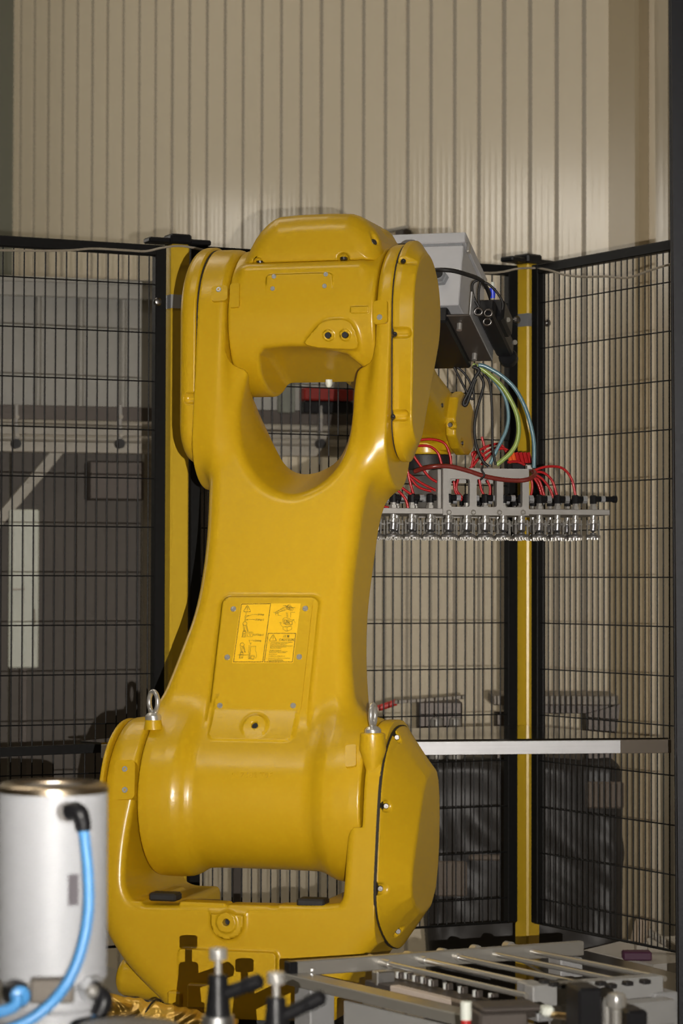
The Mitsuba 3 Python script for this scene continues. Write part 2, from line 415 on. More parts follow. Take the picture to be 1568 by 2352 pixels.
# ------------------------------------------------------------------ the safety fence
SF = 1.06
P1 = at(404, 1330, 5.225 * SF) * [1, 1, 0]
P2 = at(1211, 1330, 5.577 * SF) * [1, 1, 0]
fz = lambda z: 1.45 + (z - 1.45) * SF
D1 = nrm(P2 - P1); N1 = np.array([D1[1], -D1[0], 0])          # along the back fence; towards the camera
D2 = nrm([.507, -.862, 0]); N2 = np.array([D2[1], -D2[0], 0])  # along the right-hand fence
WZ = [fz(2.057 - .1003 * k) for k in range(15)]
def fence_panel(P, d, n, length, label, pitch, lead, z_lo, z_hi, midbar=None, lean=0.0):
    k = thing('mesh_fence', label, 'fence')
    L = lambda x, z, o=0: P + d * x + ZV * z + n * (o + lean * (z - z_lo))
    tube_ = lambda a, b, w, h: box(np.linalg.norm(b - a), w, h, frame((a + b) / 2, nrm(b - a), np.cross(nrm(b - a), n) * -1 if False else n, np.cross(nrm(b - a), n)), .002)
    add(k + '__upright', tube_(L(.0125, z_lo), L(.0125, z_hi), .024, .025), M_BLACK)
    add(k + '__upright', tube_(L(length - .0125, z_lo), L(length - .0125, z_hi), .024, .025), M_BLACK)
    add(k + '__top_rail', tube_(L(0, z_hi - .0115), L(length, z_hi - .0115), .022, .023), M_BLACK)
    x = lead
    while x < length - .02:
        add(k + '__upright_wire', rod(L(x, z_lo), L(x, z_hi - .01), .00155, 6), M_BLACK)
        x += pitch
    for z in WZ:
        if z > z_lo - .005: add(k + '__cross_wire', rod(L(.012, z, .0026), L(length - .012, z, .0026), .0016, 6), M_BLACK)
    add(k + '__bottom_wire', rod(L(0, z_lo, .002), L(length, z_lo, .002), .003, 6), M_BLACK)
    if midbar: add(k + '__mid_bar', tube_(L(0, midbar[0], .018), L(midbar[1], midbar[0], .018), .02, .019), M_BLACK)
    return k
ZT = fz(2.142)
ZB = fz(.70)
lenL = 1.0
jL = P1 - D1 * .030
fence_panel(jL, -D1, N1, lenL, 'black wire mesh fence panel left of the robot', .0224 * SF, .036, ZB, ZT - .004)
gap = np.linalg.norm(P2 - P1)
fence_panel(P1 + D1 * .030, D1, N1, gap - .062, 'black wire mesh fence panel behind the robot between the yellow posts', .0219 * SF, .036, ZB, ZT)
fence_panel(P2 + D2 * .022 + N1 * .012, D2, N2, .76, 'black wire mesh fence panel along the clad wall on the right', .0203 * SF, .031, ZB, ZT)

def fence_post(P, label, ang, zc, zt):
    k = thing('fence_post', label, 'post')
    M = yaw(P, ang)
    add(k + '__post', box(.043, .043, zt, M, .004, (0, 0, zt / 2)), M_POST)
    add(k + '__cap', box(.050, .050, .022, M, .004, (0, 0, zt + .011)), M_BLACKP)
    add(k + '__foot_plate', box(.12, .12, .01, M, .002, (0, 0, .005)), M_POST)
    for s in (-1, 1):                                    # cap's side tongues over the panel corners
        add(k + '__cap_tongue', box(.050, .040, .012, M, .003, (s * .048, .0, zt + .0065)), M_BLACKP)
    b = Polygon([(-.0245, -.0245), (.0245, -.0245), (.0245, .03), (-.0245, .03)]).difference(Polygon([(-.0222, -.0222), (.0222, -.0222), (.0222, .04), (-.0222, .04)]))
    band = add(k + '__clamp_band', join(extrude(b, .030, M @ trimesh.transformations.translation_matrix((0, 0, zc)))), M_ZINC, 20)
    add(band + '__clamp_plate', box(.020, .004, .022, M, .0015, (.008, -.0258, zc + .015)), M_ZINC)
    for s in (-1, 1):
        q = (M @ [s * .052, -.016, zc + .013, 1])[:3]
        add(k + '__bolt', lathe([(0, -.004), (.009, -.004), (.009, .001), (.006, .0045), (0, .006)], zframe(q, (M[:3, :3] @ [s * .15, -1, 0])), 16), M_BOLT)
    return k
a1 = math.atan2(D1[1], D1[0])
fence_post(P1, 'yellow square steel fence post left of the robot', a1, fz(2.008), fz(2.142))
fence_post(P2, 'yellow square steel corner post behind the gripper', a1 + .30, fz(2.008), fz(2.148))
# thin cable strung along the top rails
def on_fence(px, py, P, n, off): return on_plane(px, py, P + n * off, n)
cp = [on_fence(x, y, P1, N1, .03) for x, y in ((-60, 573), (0, 575), (90, 576), (160, 575), (215, 571), (290, 575), (335, 577))] + [on_fence(x, y, P1, N1, .045) for x, y in ((372, 569), (412, 565), (448, 570), (482, 578), (520, 583))] + \
     [on_fence(x, y, P1, N1, .03) for x, y in ((700, 600), (900, 615), (1100, 626), (1150, 625))] + [on_fence(x, y, P2, N1, .05) for x, y in ((1190, 617), (1230, 616))] + [on_fence(x, y, P2, N2, .02) for x, y in ((1262, 621), (1300, 632), (1345, 636), (1390, 635), (1440, 638), (1490, 622), (1540, 607), (1600, 600))]
solo('signal_cable', tube(spline(cp, 160), .0026, 6), M_CABLE, 'thin beige cable strung along the top rails of the mesh fence', 'cable')

# ------------------------------------------------------------------ the robot
A = math.radians(15.5)
TL = math.radians(20.0)
RU = np.array([math.cos(A), -math.sin(A), 0]); RV = np.array([math.sin(A), math.cos(A), 0])
J2 = at(590, 1830, 4.30)
LA = .89
AT = RV * math.sin(TL) + ZV * math.cos(TL)           # along the lower arm
AN = RV * math.cos(TL) - ZV * math.sin(TL)           # its back
J3 = J2 + AT * LA
MT = frame(J2, RU, RV, ZV)                           # turret
MA = frame(J2, RU, AN, AT)                           # lower arm (u, n, t)
MH = frame(J3, RU, RV, ZV)                           # elbow housing
def loc(M, p): return (np.linalg.inv(M) @ np.append(p, 1))[:3]
def plane_pts(M, pts, nv, ax=0):
    """outline seen in the photo, laid on the plane (local axis 1 = nv) of a part; returns the two in-plane coordinates"""
    o = M[:3, 3] + M[:3, 1] * nv
    return [tuple(loc(M, on_plane(x, y, o, M[:3, 1]))[[0, 2]]) for x, y in pts]
def pA(x, y, nv): return plane_pts(MA, [(x, y)], nv)[0]
def pT(x, y, vv): return plane_pts(MT, [(x, y)], vv)[0]
def pH(x, y, vv=-.125): return plane_pts(MH, [(x, y)], vv)[0]
def hit(fn, M, px, py, t0=3.2):
    """where the line of sight meets a casting: (local point, local outward normal)"""
    o, d = loc(M, CAM), M[:3, :3].T @ ray(px, py)
    t = t0
    for _ in range(160):
        if t > 8: break
        t += .7 * float(fn(*(np.array([[c] for c in o + d * t])))[0])
    p = o + d * t
    if not np.isfinite(p).all() or t > 8: print('MISS', px, py); p = o + d * 4.2
    e = .0015
    g = np.array([float(fn(*(np.array([[c] for c in p + e * q])))[0] - fn(*(np.array([[c] for c in p - e * q])))[0]) for q in np.eye(3)])
    return p, nrm(g)
def capsule(x, y, z, a, b, r):
    a, b = np.asarray(a), np.asarray(b); e = b - a
    h = np.clip(((x - a[0]) * e[0] + (y - a[1]) * e[1] + (z - a[2]) * e[2]) / (e @ e), 0, 1)
    return np.sqrt((x - a[0] - h * e[0]) ** 2 + (y - a[1] - h * e[1]) ** 2 + (z - a[2] - h * e[2]) ** 2) - r
def screw_mesh(M, p, n, r=.0055, h=.0035, hexa=True):
    """socket-head screw on a surface (local point and normal)"""
    Z = zframe(M[:3, :3] @ p + M[:3, 3], M[:3, :3] @ n)
    return lathe([(0, -.002), (r, -.002), (r, h * .6), (r * .8, h), (r * .34, h), (r * .30, h * .4), (0, h * .4)], Z, 14)

ROBOT = thing('industrial_robot', 'large yellow articulated factory robot standing in front of the mesh fence', 'robot')
NF, NB = -.078, .078
LP0 = pA(609, 1512, NF)
BO = pA(586, 1668, NF - .016)
outl = [(372, 1690), (388, 1640), (414, 1580), (441, 1510), (464, 1450), (479, 1390), (490, 1320), (497, 1250), (500, 1180), (502, 1110), (496, 1062), (490, 1015), (486, 960), (486, 880), (488, 790), (492, 700), (500, 640),
        (575, 640), (590, 800), (700, 842), (850, 800), (880, 640),
        (930, 640), (935, 760), (942, 850), (944, 940), (934, 1000), (912, 1050), (884, 1095), (864, 1140), (852, 1190), (843, 1260), (833, 1330), (826, 1400), (824, 1500), (830, 1600), (836, 1650), (842, 1700), (842, 1800), (372, 1800)]
hole_f = [(592, 800), (566, 868), (548, 925), (543, 985), (553, 1046), (586, 1104), (634, 1136), (686, 1140), (748, 1108), (788, 1060), (806, 1000), (811, 940), (812, 880), (830, 800)]
hole_r = [(560, 800), (560, 880), (575, 918), (610, 978), (636, 1028), (661, 1072), (690, 1088), (722, 1086), (772, 1066), (800, 1034), (822, 990), (832, 950), (836, 900), (845, 800)]
PO = Poly2(plane_pts(MA, outl, 0.0), 2)
PHF = Poly2(plane_pts(MA, hole_f, NF), 2)
PHR = Poly2(plane_pts(MA, hole_r, NB), 2)
_drum = Poly2([(-.168, -.2), (-.168, .133), (-.163, .138), (-.112, .138), (-.098, .133), (-.085, .124), (-.070, .121), (.110, .121), (.127, .124), (.143, .133), (.157, .138), (.214, .138), (.218, .134), (.218, -.2)], 1)
UR0, UR1 = .160, .190      # right prong
UL0, UL1 = -.168, -.114    # left prong
LPX = (-.086, .086, -.140, .108)
PRIB = Poly2([pA(*p, NF) for p in ((395, 1560), (330, 1690), (330, 1800), (372, 1800), (392, 1700), (430, 1560))], 1)
def lower_arm(u, n, t):
    col = rext(PO(u, t), slab(n, NF, NB), .030)
    s = np.clip((n - NF) / (NB - NF), -.3, 1.3)
    hole = PHF(u, t) * (1 - s) + PHR(u, t) * s
    pr = ucap(n, t - LA, .1365, .084, .235)
    d = smin(col, rext(pr, slab(u, UL0 - .016, UL1), .014), .040)
    d = smin(d, rext(pr, slab(u, UR0, UR1 + .016), .014), .040)
    d = smin(d, _drum(u, np.sqrt(n * n + t * t)), .045)
    d = smax(d, np.where(t > .48, np.maximum(UL0 - u, u - UR1), -1.0), .004)
    d = smax(d, -hole, .016)
    R = np.sqrt(n * n + (t - LA) ** 2)
    d = smax(d, -np.maximum(R - .146, slab(u, UL1, UR0)), .006)
    q = rbox2(u - LP0[0], t - LP0[1], *LPX, .014)
    d = smin(d, np.maximum(q, slab(n, NF - .008, 0)), .012)
    q = rbox2(u - LP0[0] + .004, t - LP0[1], -.072, .072, -.150, -.07, .012)
    d = smin(d, np.maximum(q, slab(n + .30 * np.maximum(0, -.095 - (t - LP0[1])), NF - .0085, 0)), .008)
    b = np.sqrt((u - BO[0]) ** 2 + (t - BO[1]) ** 2)
    d = smin(d, np.maximum(b - .018, slab(n, NF - .020, 0)), .010)
    d = np.maximum(d, -np.maximum(b - .0056, slab(n, -1, NF - .006)))
    return d
add(ROBOT + '__lower_arm', sdf_mesh(lower_arm, (-.24, -.17, -.16), (.27, .17, 1.06), .0036, MA), M_YEL)

# --- turret: the fork that carries the lower arm
TBV = -.150
TB = pT(529, 2115, TBV)
_a, _b = pT(415, 2177, TBV - .008), pT(638, 2177, TBV - .008)
PL = (_a[0], _b[0], _a[1])
PCH = Poly2([(-.02, .137), (.04, .132), (.09, .105), (.125, .06), (.14, 0), (.14, -.10), (.135, -.20), (.10, -.46), (-.160, -.46), (-.164, -.24), (-.168, -.17), (-.155, -.09), (-.140, -.02), (-.128, .05), (-.10, .095), (-.06, .127)], 2)
front_t = [(290, 1700), (282, 1800), (279, 1900), (279, 2000), (282, 2050), (294, 2100), (316, 2145), (350, 2195), (392, 2240), (432, 2278), (450, 2320), (455, 2420), (600, 2440), (800, 2420), (815, 2300), (835, 2245), (860, 2200), (905, 2150), (945, 2110), (985, 2060), (1000, 2000), (1000, 1900), (1000, 1700), (980, 1600), (300, 1600)]
PFT = Poly2(plane_pts(MT, front_t, -.02), 2)
slot = [(322, 1500), (318, 1800), (300, 1900), (295, 2010), (303, 2050), (325, 2073), (380, 2076), (782, 2076), (796, 2062), (798, 2020), (802, 1900), (808, 1800), (834, 1660), (840, 1500)]
PSL = Poly2(plane_pts(MT, slot, -.13), 2)
UTL, UTR = -.226, .249
def turret(u, v, w):
    d = rext(PFT(u, w), slab(v, -.172, .14), .040)
    d = smax(d, PCH(v, w), .030)
    d = smax(d, -PSL(u, w), .014)
    R = np.sqrt(v * v + w * w)
    d = smax(d, -np.maximum(R - .143, slab(u, -.172, .222)), .006)
    d = np.maximum(d, np.maximum(u - UTR, UTL - u))
    b = np.sqrt((u - TB[0]) ** 2 + (w - TB[1]) ** 2)
    bb = np.where(w > TB[1], np.abs(u - TB[0]), b)
    d = smin(d, np.maximum(np.maximum(bb - .028, w + .178), slab(v, TBV - .020, 0)), .008)
    d = smin(d, np.maximum(b - .016, slab(v, TBV - .024, 0)), .006)
    d = np.maximum(d, -np.maximum(b - .0058, slab(v, -1, TBV + .01)))
    q = rbox2(u, w, PL[0], PL[1], -.50, PL[2], .006)
    d = smin(d, np.maximum(q, slab(v, TBV - .022, 0)), .006)
    # low machined ledges along the beam's top edge
    for a, c, hh in ((-.215, -.150, .004), (-.085, -.005, .006), (.0, .070, .004), (.085, .2, .006)):
        d = smin(d, rbox(u, v, w, a, c, TBV - .006, .06, -.19, -.1675 + hh, .003), .004)
    d = smax(d, -rbox(u, v, w, -.105, .140, -.112, .3, -.345, .02, .012), .010)
    return np.maximum(d, -.347 - w)
add(ROBOT + '__turret', sdf_mesh(turret, (-.32, -.21, -.38), (.30, .17, .17), .0036, MT), M_YEL)

def pockets(d, x, y, z, lst):
    for a, b, r in lst: d = smax(d, -capsule(x, y, z, a, b, r), .0025)
    return d
# --- turret covers: shields with a hexagonal facet
PCB = Poly2([(0, .131), (.05, .124), (.095, .09), (.122, .04), (.132, -.03), (.130, -.11), (.105, -.18), (.06, -.235), (.0, -.251), (-.06, -.240), (-.11, -.218), (-.155, -.182), (-.168, -.14), (-.160, -.09), (-.148, -.02), (-.134, .04), (-.107, .088), (-.055, .122)], 2)
PCF = Poly2([(.034, .054), (-.03, .034), (-.076, -.044), (-.120, -.116), (-.110, -.154), (-.04, -.184), (.045, -.170), (.078, -.10), (.083, -.01), (.07, .043)], 1)
def tcover0(u, v, w):
    s = np.clip((u - .2505) / .0495, 0, 1)
    d2 = PCB(v, w) * (1 - s) + PCF(v, w) * s
    return smax(smax(d2 * .62, u - .300, .0035), .2512 - u, .004)
def tcover2(u, v, w):
    s = np.clip((-.234 - u) / .022, 0, 1)
    d2 = PCB(v, w) * (1 - s) + PCF(v, w) * s
    return smax(smax(d2 * .70, -.255 - u, .008), u + .2275, .002)
tp_px = [(914, 1694), (889, 1852), (876, 2042), (917, 2140)]
tp = [hit(tcover0, MT, *p) for p in tp_px]
tpk = [(p + [-.004, -.001, 0], p + [.018, -.001, 0], .0095) for p, n in tp]
tcover = lambda u, v, w: pockets(tcover0(u, v, w), u, v, w, tpk)
TC = add(ROBOT + '__turret_cover', sdf_mesh(tcover, (.235, -.2, -.28), (.33, .17, .16), .0028, MT), M_YEL)
add(ROBOT + '__turret_cover', sdf_mesh(tcover2, (-.31, -.2, -.28), (-.225, .17, .16), .0036, MT), M_YEL)
add(TC + '__gasket', extrude(Polygon(PCB.p).buffer(-.003), .0045, frame(J2 + RU * .2475, RV, ZV, RU)), M_SEAM, False)
for p, n in tp: add(TC + '__screw', screw_mesh(MT, p + [-.004, .006, 0], np.array([.35, -.9, 0]), .0048), M_BOLT)

# --- elbow covers on the prongs
def pcap(n, t): return ucap(n, t - LA - .004, .139, .070, .205)
def ecover(sg, u0, u1, r):
    def f(u, n, t):
        uu = u * sg
        return smax(rext(pcap(n, t), slab(uu, u0 - .06, u1), r), u0 - uu, .004)
    return f
def pfac(n, t): return ucap(n + .034, t - LA - .002, .101, .046, .205)
def ec1(u, n, t):
    s = np.clip((u - .206) / .025, 0, 1)
    return smax(smax((pcap(n, t) * (1 - s) + pfac(n, t) * s) * .66, u - .2305, .0035), .1922 - u, .004)
ec2 = ecover(-1, .1704, .205, .022)
e1 = [hit(ec1, MA, *p) for p in ((929, 597), (909, 765), (905, 955))]
k1 = [(p + [-.004, -.001, 0], p + [.018, -.001, 0], .0095) for p, n in e1]
e2 = [hit(ec2, MA, *p) for p in ((461, 738), (447, 915))]
k2 = [(p + [.004, -.001, 0], p + [-.012, -.001, 0], .010) for p, n in e2]
EC = add(ROBOT + '__elbow_cover', sdf_mesh(lambda u, n, t: pockets(ec1(u, n, t), u, n, t, k1), (.18, -.16, .55), (.26, .16, 1.05), .0028, MA), M_YEL)
EC2 = add(ROBOT + '__elbow_cover', sdf_mesh(lambda u, n, t: pockets(ec2(u, n, t), u, n, t, k2), (-.23, -.16, .55), (-.15, .16, 1.05), .0030, MA), M_YEL)
for p, n in e1: add(EC + '__screw', screw_mesh(MA, p + [-.004, .006, 0], np.array([.35, -.9, 0]), .0048), M_BOLT)
for p, n in e2: add(EC2 + '__screw', screw_mesh(MA, p + [.003, .006, 0], np.array([-.35, -.9, 0]), .0048), M_BOLT)
_c = [(.1375 * math.sin(a), .1375 * math.cos(a)) for a in np.linspace(0, 2 * np.pi, 60)[:-1]]
_cap = Polygon(_c).union(Polygon([(.0685 * math.sin(a), -.205 + .0685 * math.cos(a)) for a in np.linspace(0, 2 * np.pi, 60)[:-1]])).convex_hull
add(EC + '__gasket', extrude(_cap.buffer(-.0035), .0040, frame(J3 + AT * .004 + RU * .1890, AN, AT, RU)), M_SEAM, False)
add(EC2 + '__gasket', extrude(_cap.buffer(-.0035), .0040, frame(J3 + AT * .004 + RU * -.1712, AN, AT, RU)), M_SEAM, False)

# --- elbow housing between the prongs, with its domed cap
dome_px = [(556, 640), (560, 618), (574, 588), (597, 540), (627, 508), (652, 496), (804, 489), (838, 500), (868, 532), (882, 562), (884, 640)]
PD = Poly2(plane_pts(MH, dome_px, -.055), 1)
cut_vw = Poly2([(-.3, -.020), (-.15, -.030), (-.118, -.043), (.14, -.121), (.16, -.16), (.06, -.3), (-.3, -.3)])
PCU = Poly2(plane_pts(MH, [(592, 822), (614, 796), (782, 798), (842, 856), (842, 960), (592, 960)], -.11), 1)
PPAD = Poly2([pH(*p) for p in ((694, 796), (716, 770), (736, 748), (752, 738), (796, 735), (814, 748), (822, 770), (824, 800), (800, 803))], 2)
PH = [pH(755, 771, -.133), pH(794, 770, -.133)]
_a, _b = pH(611, 671), pH(763, 626)
NP = (_a[0], _b[0], _a[1], _b[1])
TPAD = [pH(808, 721), pH(849, 705)]
def elbow(u, v, w):
    R = np.sqrt(v * v + w * w)
    d = rext(R - .1335, slab(u, UL1 + .0015, UR0 - .0015), .006)
    d = smin(d, rbox(u, v, w, -.085, .135, -.02, .2, -.06, .135, .04), .03)
    cut = smax(cut_vw(v, w), PCU(u, w), .012)
    d = smax(d, -cut, .008)
    d = smin(d, rbox(u, v, w, -.100, .144, -.121, .08, .02, .0975, .018), .016)
    d = smin(d, np.maximum(PPAD(u, w), np.abs(R - .125) - .0165), .010)
    for h in PH:
        b = np.sqrt((u - h[0]) ** 2 + (w - h[1]) ** 2)
        d = smin(d, np.maximum(b - .0095, np.maximum(np.abs(R - .13) - .0145, v)), .003)
        d = np.maximum(d, -np.maximum(np.maximum(b - .0055, v), .12 - R))
    q = rbox2(u, w, NP[0], NP[1], NP[2], NP[3], .008)
    d = smin(d, np.maximum(q, slab(v, -.1265, 0)), .003)
    q = rbox2(u, w, TPAD[0][0], TPAD[1][0], TPAD[0][1], TPAD[1][1], .002)
    d = smin(d, np.maximum(q, np.maximum(np.abs(R - .13) - .0047, v)), .001)
    return d
EH = add(ROBOT + '__elbow_housing', sdf_mesh(elbow, (-.14, -.17, -.16), (.19, .22, .17), .0030, MH), M_YEL)
def dome0(u, v, w):
    d = rext(PD(u, w), slab(v, -.106 + .12 * np.maximum(w - .10, 0), .12), .042)
    return smax(d, .0995 - w, .003)
dk = [hit(dome0, MH, 597, 606), hit(dome0, MH, 789, 598), hit(dome0, MH, 861, 552)]
dpk = [(p + [0, -.004, .002], p + [0, -.004, -.012], .011) for p, n in dk[:2]] + [(dk[2][0] + [-.004, 0, .03], dk[2][0] + [.002, 0, 0], .008)]
EK = add(ROBOT + '__elbow_cap', sdf_mesh(lambda u, v, w: pockets(dome0(u, v, w), u, v, w, dpk), (-.17, -.15, .07), (.2, .17, .24), .0030, MH), M_YEL)
for p, n in dk: add(EK + '__screw', screw_mesh(MH, p - n * .005 + [0, 0, -.002], n, .0065), M_BOLT)
add(EK + '__gasket', extrude(rrect(.226, .19, .03), .0035, frame(J3 + RU * .023 + RV * .006 + ZV * .0968, RU, RV, ZV)), M_SEAM, False)
for x, y in ((629, 635), (626, 663), (748, 630), (745, 657)):
    p, n = hit(elbow, MH, x, y); add(EH + '__screw', screw_mesh(MH, p, n, .0042, .002), M_SCREW)
for h in PH:
    add(EH + '__plug', cyl(.0052, .003, zframe(J3 + RU * h[0] + ZV * h[1] + RV * -(.137), -RV)), M_HOLE)
for fn, M, parent, pxs, r in ((lower_arm, MA, '__lower_arm', ((504, 668), (874, 730)), .0052), (turret, MT, '__turret', ((289, 1768), (289, 1815), (832, 1789)), .0052)):
    for x, y in pxs:
        p, n = hit(fn, M, x, y)
        # small raised lug under each screw
        add(ROBOT + parent + '__screw', screw_mesh(M, p + n * .004, n, r, .003), M_SCREW)
add(ROBOT + '__lower_arm__plug', cyl(.0054, .004, zframe(J2 + RU * BO[0] + AT * BO[1] + AN * (NF - .012), -AN)), M_HOLE)
add(ROBOT + '__turret__plug', cyl(.0056, .004, zframe(J2 + RU * TB[0] + ZV * TB[1] + RV * (TBV - .006), -RV)), M_HOLE)
# lugs (reference-mark pads) where the screws sit
def lug(parent, fn, M, px, py, w, h, th=.005):
    p, n = hit(fn, M, px, py)
    Z = zframe(M[:3, :3] @ p + M[:3, 3], M[:3, :3] @ n, (1, 0, 0))
    add(ROBOT + parent + '__lug', extrude(rrect(w, h, min(w, h) * .22), th + .02, Z @ trimesh.transformations.translation_matrix((0, 0, -.02))), M_YEL, 30)
lug('__lower_arm', lower_arm, MA, 505, 676, .030, .030)
lug('__elbow_housing', elbow, MH, 540, 680, .018, .046, .004)
lug('__lower_arm', lower_arm, MA, 875, 718, .026, .042)
lug('__turret', turret, MT, 288, 1792, .036, .066)
lug('__turret', turret, MT, 832, 1801, .034, .046)
lug('__lower_arm', lower_arm, MA, 806, 1738, .018, .042, .004)
# rubber stops on the beam
for x in (379, 718):
    q = on_plane(x, 2066, J2 + ZV * -.160, ZV)
    q = J2 + RU * pT(x, 2066, TBV + .01)[0] + RV * (TBV + .012) + ZV * -.156
    add(ROBOT + '__rubber_stop', box(.047, .034, .013, frame(q, RU, RV, ZV), .003), M_RUB)
# lifting eyes
def eyebolt(px, py_base, v, rot):
    o = J2 + RV * v
    b = on_plane(px, py_base, o, RV)
    R_, r_ = .0155, .0042
    k = add(ROBOT + '__lifting_eye', tube(np.array([b + np.array([math.cos(rot), math.sin(rot), 0]) * R_ * math.sin(a) * .9 + ZV * (.026 + R_ * 1.15 * -math.cos(a)) for a in np.linspace(0, 2 * np.pi, 40)]), r_, 10, False), M_STEEL, 60)
    add(k + '__collar', lathe([(0, -.006), (.0135, -.006), (.0135, .003), (.010, .007), (.006, .009), (0, .009)], frame(b, *np.eye(3)), 20), M_STEEL)
    return b
eb1 = eyebolt(352, 1648, -.075, math.radians(-55))
eb2 = eyebolt(856, 1680, -.110, math.radians(75))
add(ROBOT + '__turret__eye_boss', lathe([(0, -.075), (.008, -.075), (.022, -.03), (.020, -.004), (.018, -.002), (0, -.002)], frame(eb2, *np.eye(3)), 28), M_YEL)
add(ROBOT + '__turret__eye_boss', lathe([(0, -.020), (.016, -.020), (.0145, -.010), (.0135, -.004), (0, -.004)], frame(eb1, *np.eye(3)), 28), M_YEL)

wq = at(755, 882, float(J3[1]) + .03)
add(EH + '__white_plug', lathe([(0, -.007), (.004, -.006), (.0065, 0), (.0065, .008), (0, .008)], frame(wq, *np.eye(3)), 16), M_WHITE)

# --- forearm, wrist, tool flange
PF = math.radians(19.0)
FV = RV * math.cos(PF) - ZV * math.sin(PF); FW = RV * math.sin(PF) + ZV * math.cos(PF)
FO = J3 + RU * .045 + FW * .10
MF = frame(FO, RU, FV, FW)
FL = .735
WR = FO + FV * FL                                    # wrist centre
def pF(px, py, un): return tuple(loc(MF, on_plane(px, py, FO + RU * un, RU))[[1, 2]])
_edge = [pF(x, y, .084) for x, y in ((1012, 832), (1060, 890), (1088, 930), (1093, 985), (1086, 1043), (1062, 1043))]
_low = [pF(x, y, .070) for x, y in ((1040, 1008), (1015, 965), (990, 925))]
_fa = Poly2([(.0, .050)] + _edge + _low + [(.2, -.10), (.0, -.11)], 1)
_fp = Poly2([pF(x, y, .088) for x, y in ((1056, 888), (1088, 930), (1093, 985), (1086, 1045), (1060, 1045), (1042, 985))], 1)
def forearm(u, v, w):
    d = rext(_fa(v, w), slab(u, -.082 + .02 * np.clip(v, 0, .7), .082 - .02 * np.clip(v, 0, .7)), .028)
    d = smin(d, rext(np.sqrt((v - .02) ** 2 + (w + .02) ** 2) - .105, slab(u, -.10, .10), .02), .03)
    # bolted side plates of the wrist
    d = smin(d, rext(_fp(v, w), slab(u, .066, .088), .006), .003)
    d = smin(d, rext(_fp(v, w), slab(u, -.088, -.066), .006), .003)
    return d
fk = [hit(forearm, MF, *p) for p in ((1017, 931), (1033, 976), (1063, 1018))]
fpk = [(p + [.004, -.012, 0], p + [.004, .006, 0], .007) for p, n in fk]
FA = add(ROBOT + '__forearm', sdf_mesh(lambda u, v, w: pockets(forearm(u, v, w), u, v, w, fpk), (-.12, -.12, -.16), (.12, .85, .12), .0040, MF), M_YEL)
for p, n in fk: add(FA + '__screw', screw_mesh(MF, p - n * .003, n, .005), M_BOLT)
FX = WR + RU * .0                                    # the flange hangs straight down from the wrist
WF = frame(FX, RU, RV, ZV)
add(ROBOT + '__wrist', lathe([(0, -.062), (.046, -.062), (.049, -.058), (.049, -.030), (.043, -.020), (.040, .0), (0, .0)], WF, 40), M_YEL, 40)
RZ = 1.677
hgt = float(FX[2]) - .062 - RZ
add(ROBOT + '__tool_flange', lathe([(0, 0), (.052, 0), (.0545, .003), (.0545, hgt - .002), (.052, hgt), (0, hgt)], frame([FX[0], FX[1], RZ], RU, RV, ZV), 40), M_RUB)
# base of the robot under the turret
BZ = float(J2[2]) - .347
add(ROBOT + '__base', join(lathe([(0, 0), (.165, 0), (.170, .004), (.170, BZ - .40), (.160, BZ - .39), (.160, BZ - .36), (0, BZ - .36)], frame([J2[0], J2[1], .36], RU, RV, ZV), 48)), M_BLACKP)
add(ROBOT + '__pedestal', join(box(.46, .46, .022, frame([J2[0], J2[1], .345], RU, RV, ZV), .003), lathe([(0, 0), (.15, 0), (.15, .335), (0, .335)], frame([J2[0], J2[1], 0], RU, RV, ZV), 40), box(.5, .5, .02, frame([J2[0], J2[1], .01], RU, RV, ZV), .003)), M_BLACKP)
# feet of the turret's front plate, the motor stub at its left side, and the domed motor cover low in front
def tuv(u, v, w): return J2 + RU * u + RV * v + ZV * w
def corner_foot(x0, x1, y0, y1, v, dep):
    a, b = pT(x0, y1, v), pT(x1, y0, v)
    add(ROBOT + '__turret__foot', box(b[0] - a[0], dep, b[1] - a[1], frame(tuv((a[0] + b[0]) / 2, v + dep / 2, (a[1] + b[1]) / 2), RU, RV, ZV), .003), M_YEL)
corner_foot(383, 416, 2279, 2310, -.178, .05)
corner_foot(428, 482, 2262, 2316, -.186, .05)
stub = on_plane(318, 2246, tuv(0, -.03, 0), RV)
add(ROBOT + '__motor_stub', lathe([(0, -.10), (.034, -.10), (.034, .018), (.030, .028), (.022, .033), (0, .034)], zframe(stub, -RU - ZV * -.12), 32), M_YEL, 40)

# gold-yellow cable cover low in front of the turret
gb = at(300, 2345, 4.02); ge = at(470, 2400, 3.98)
def goldf(x, y, z):
    w = .0022 * np.sin(x * 160 + 3 * np.sin(z * 120)) * np.sin(z * 210 + 2 * np.sin(x * 90))
    d = capsule(x, y, z, gb + np.array([-.06, .02, .0]), ge + np.array([.06, .02, -.01]), .044) 
    return np.maximum(d, rbox(x, y, z, gb[0] - .045, ge[0] + .05, 3.9, 4.12, .5, .9, .03)) + w
GC = add(ROBOT + '__cable_cover', sdf_mesh(goldf, gb - [.08, .08, .08], [ge[0] + .1, 4.15, gb[2] + .08], .003, None, 1), mat('gold_cover', prin((.60, .36, .05), .26, .35, clearcoat=.6)))
q_ = gb + (ge - gb) * .25
add(GC + '__strap', trimesh.creation.torus(.0445, .0016, 40, 8).apply_transform(zframe(q_ + [0, .02, -.003], ge - gb)), M_SEAM)
add(GC + '__arm', rod(ge + [-.02, .03, -.01], np.array([J2[0] + .02, J2[1] - .12, float(ge[2]) - .02]), .022, 14), M_BLACKP)

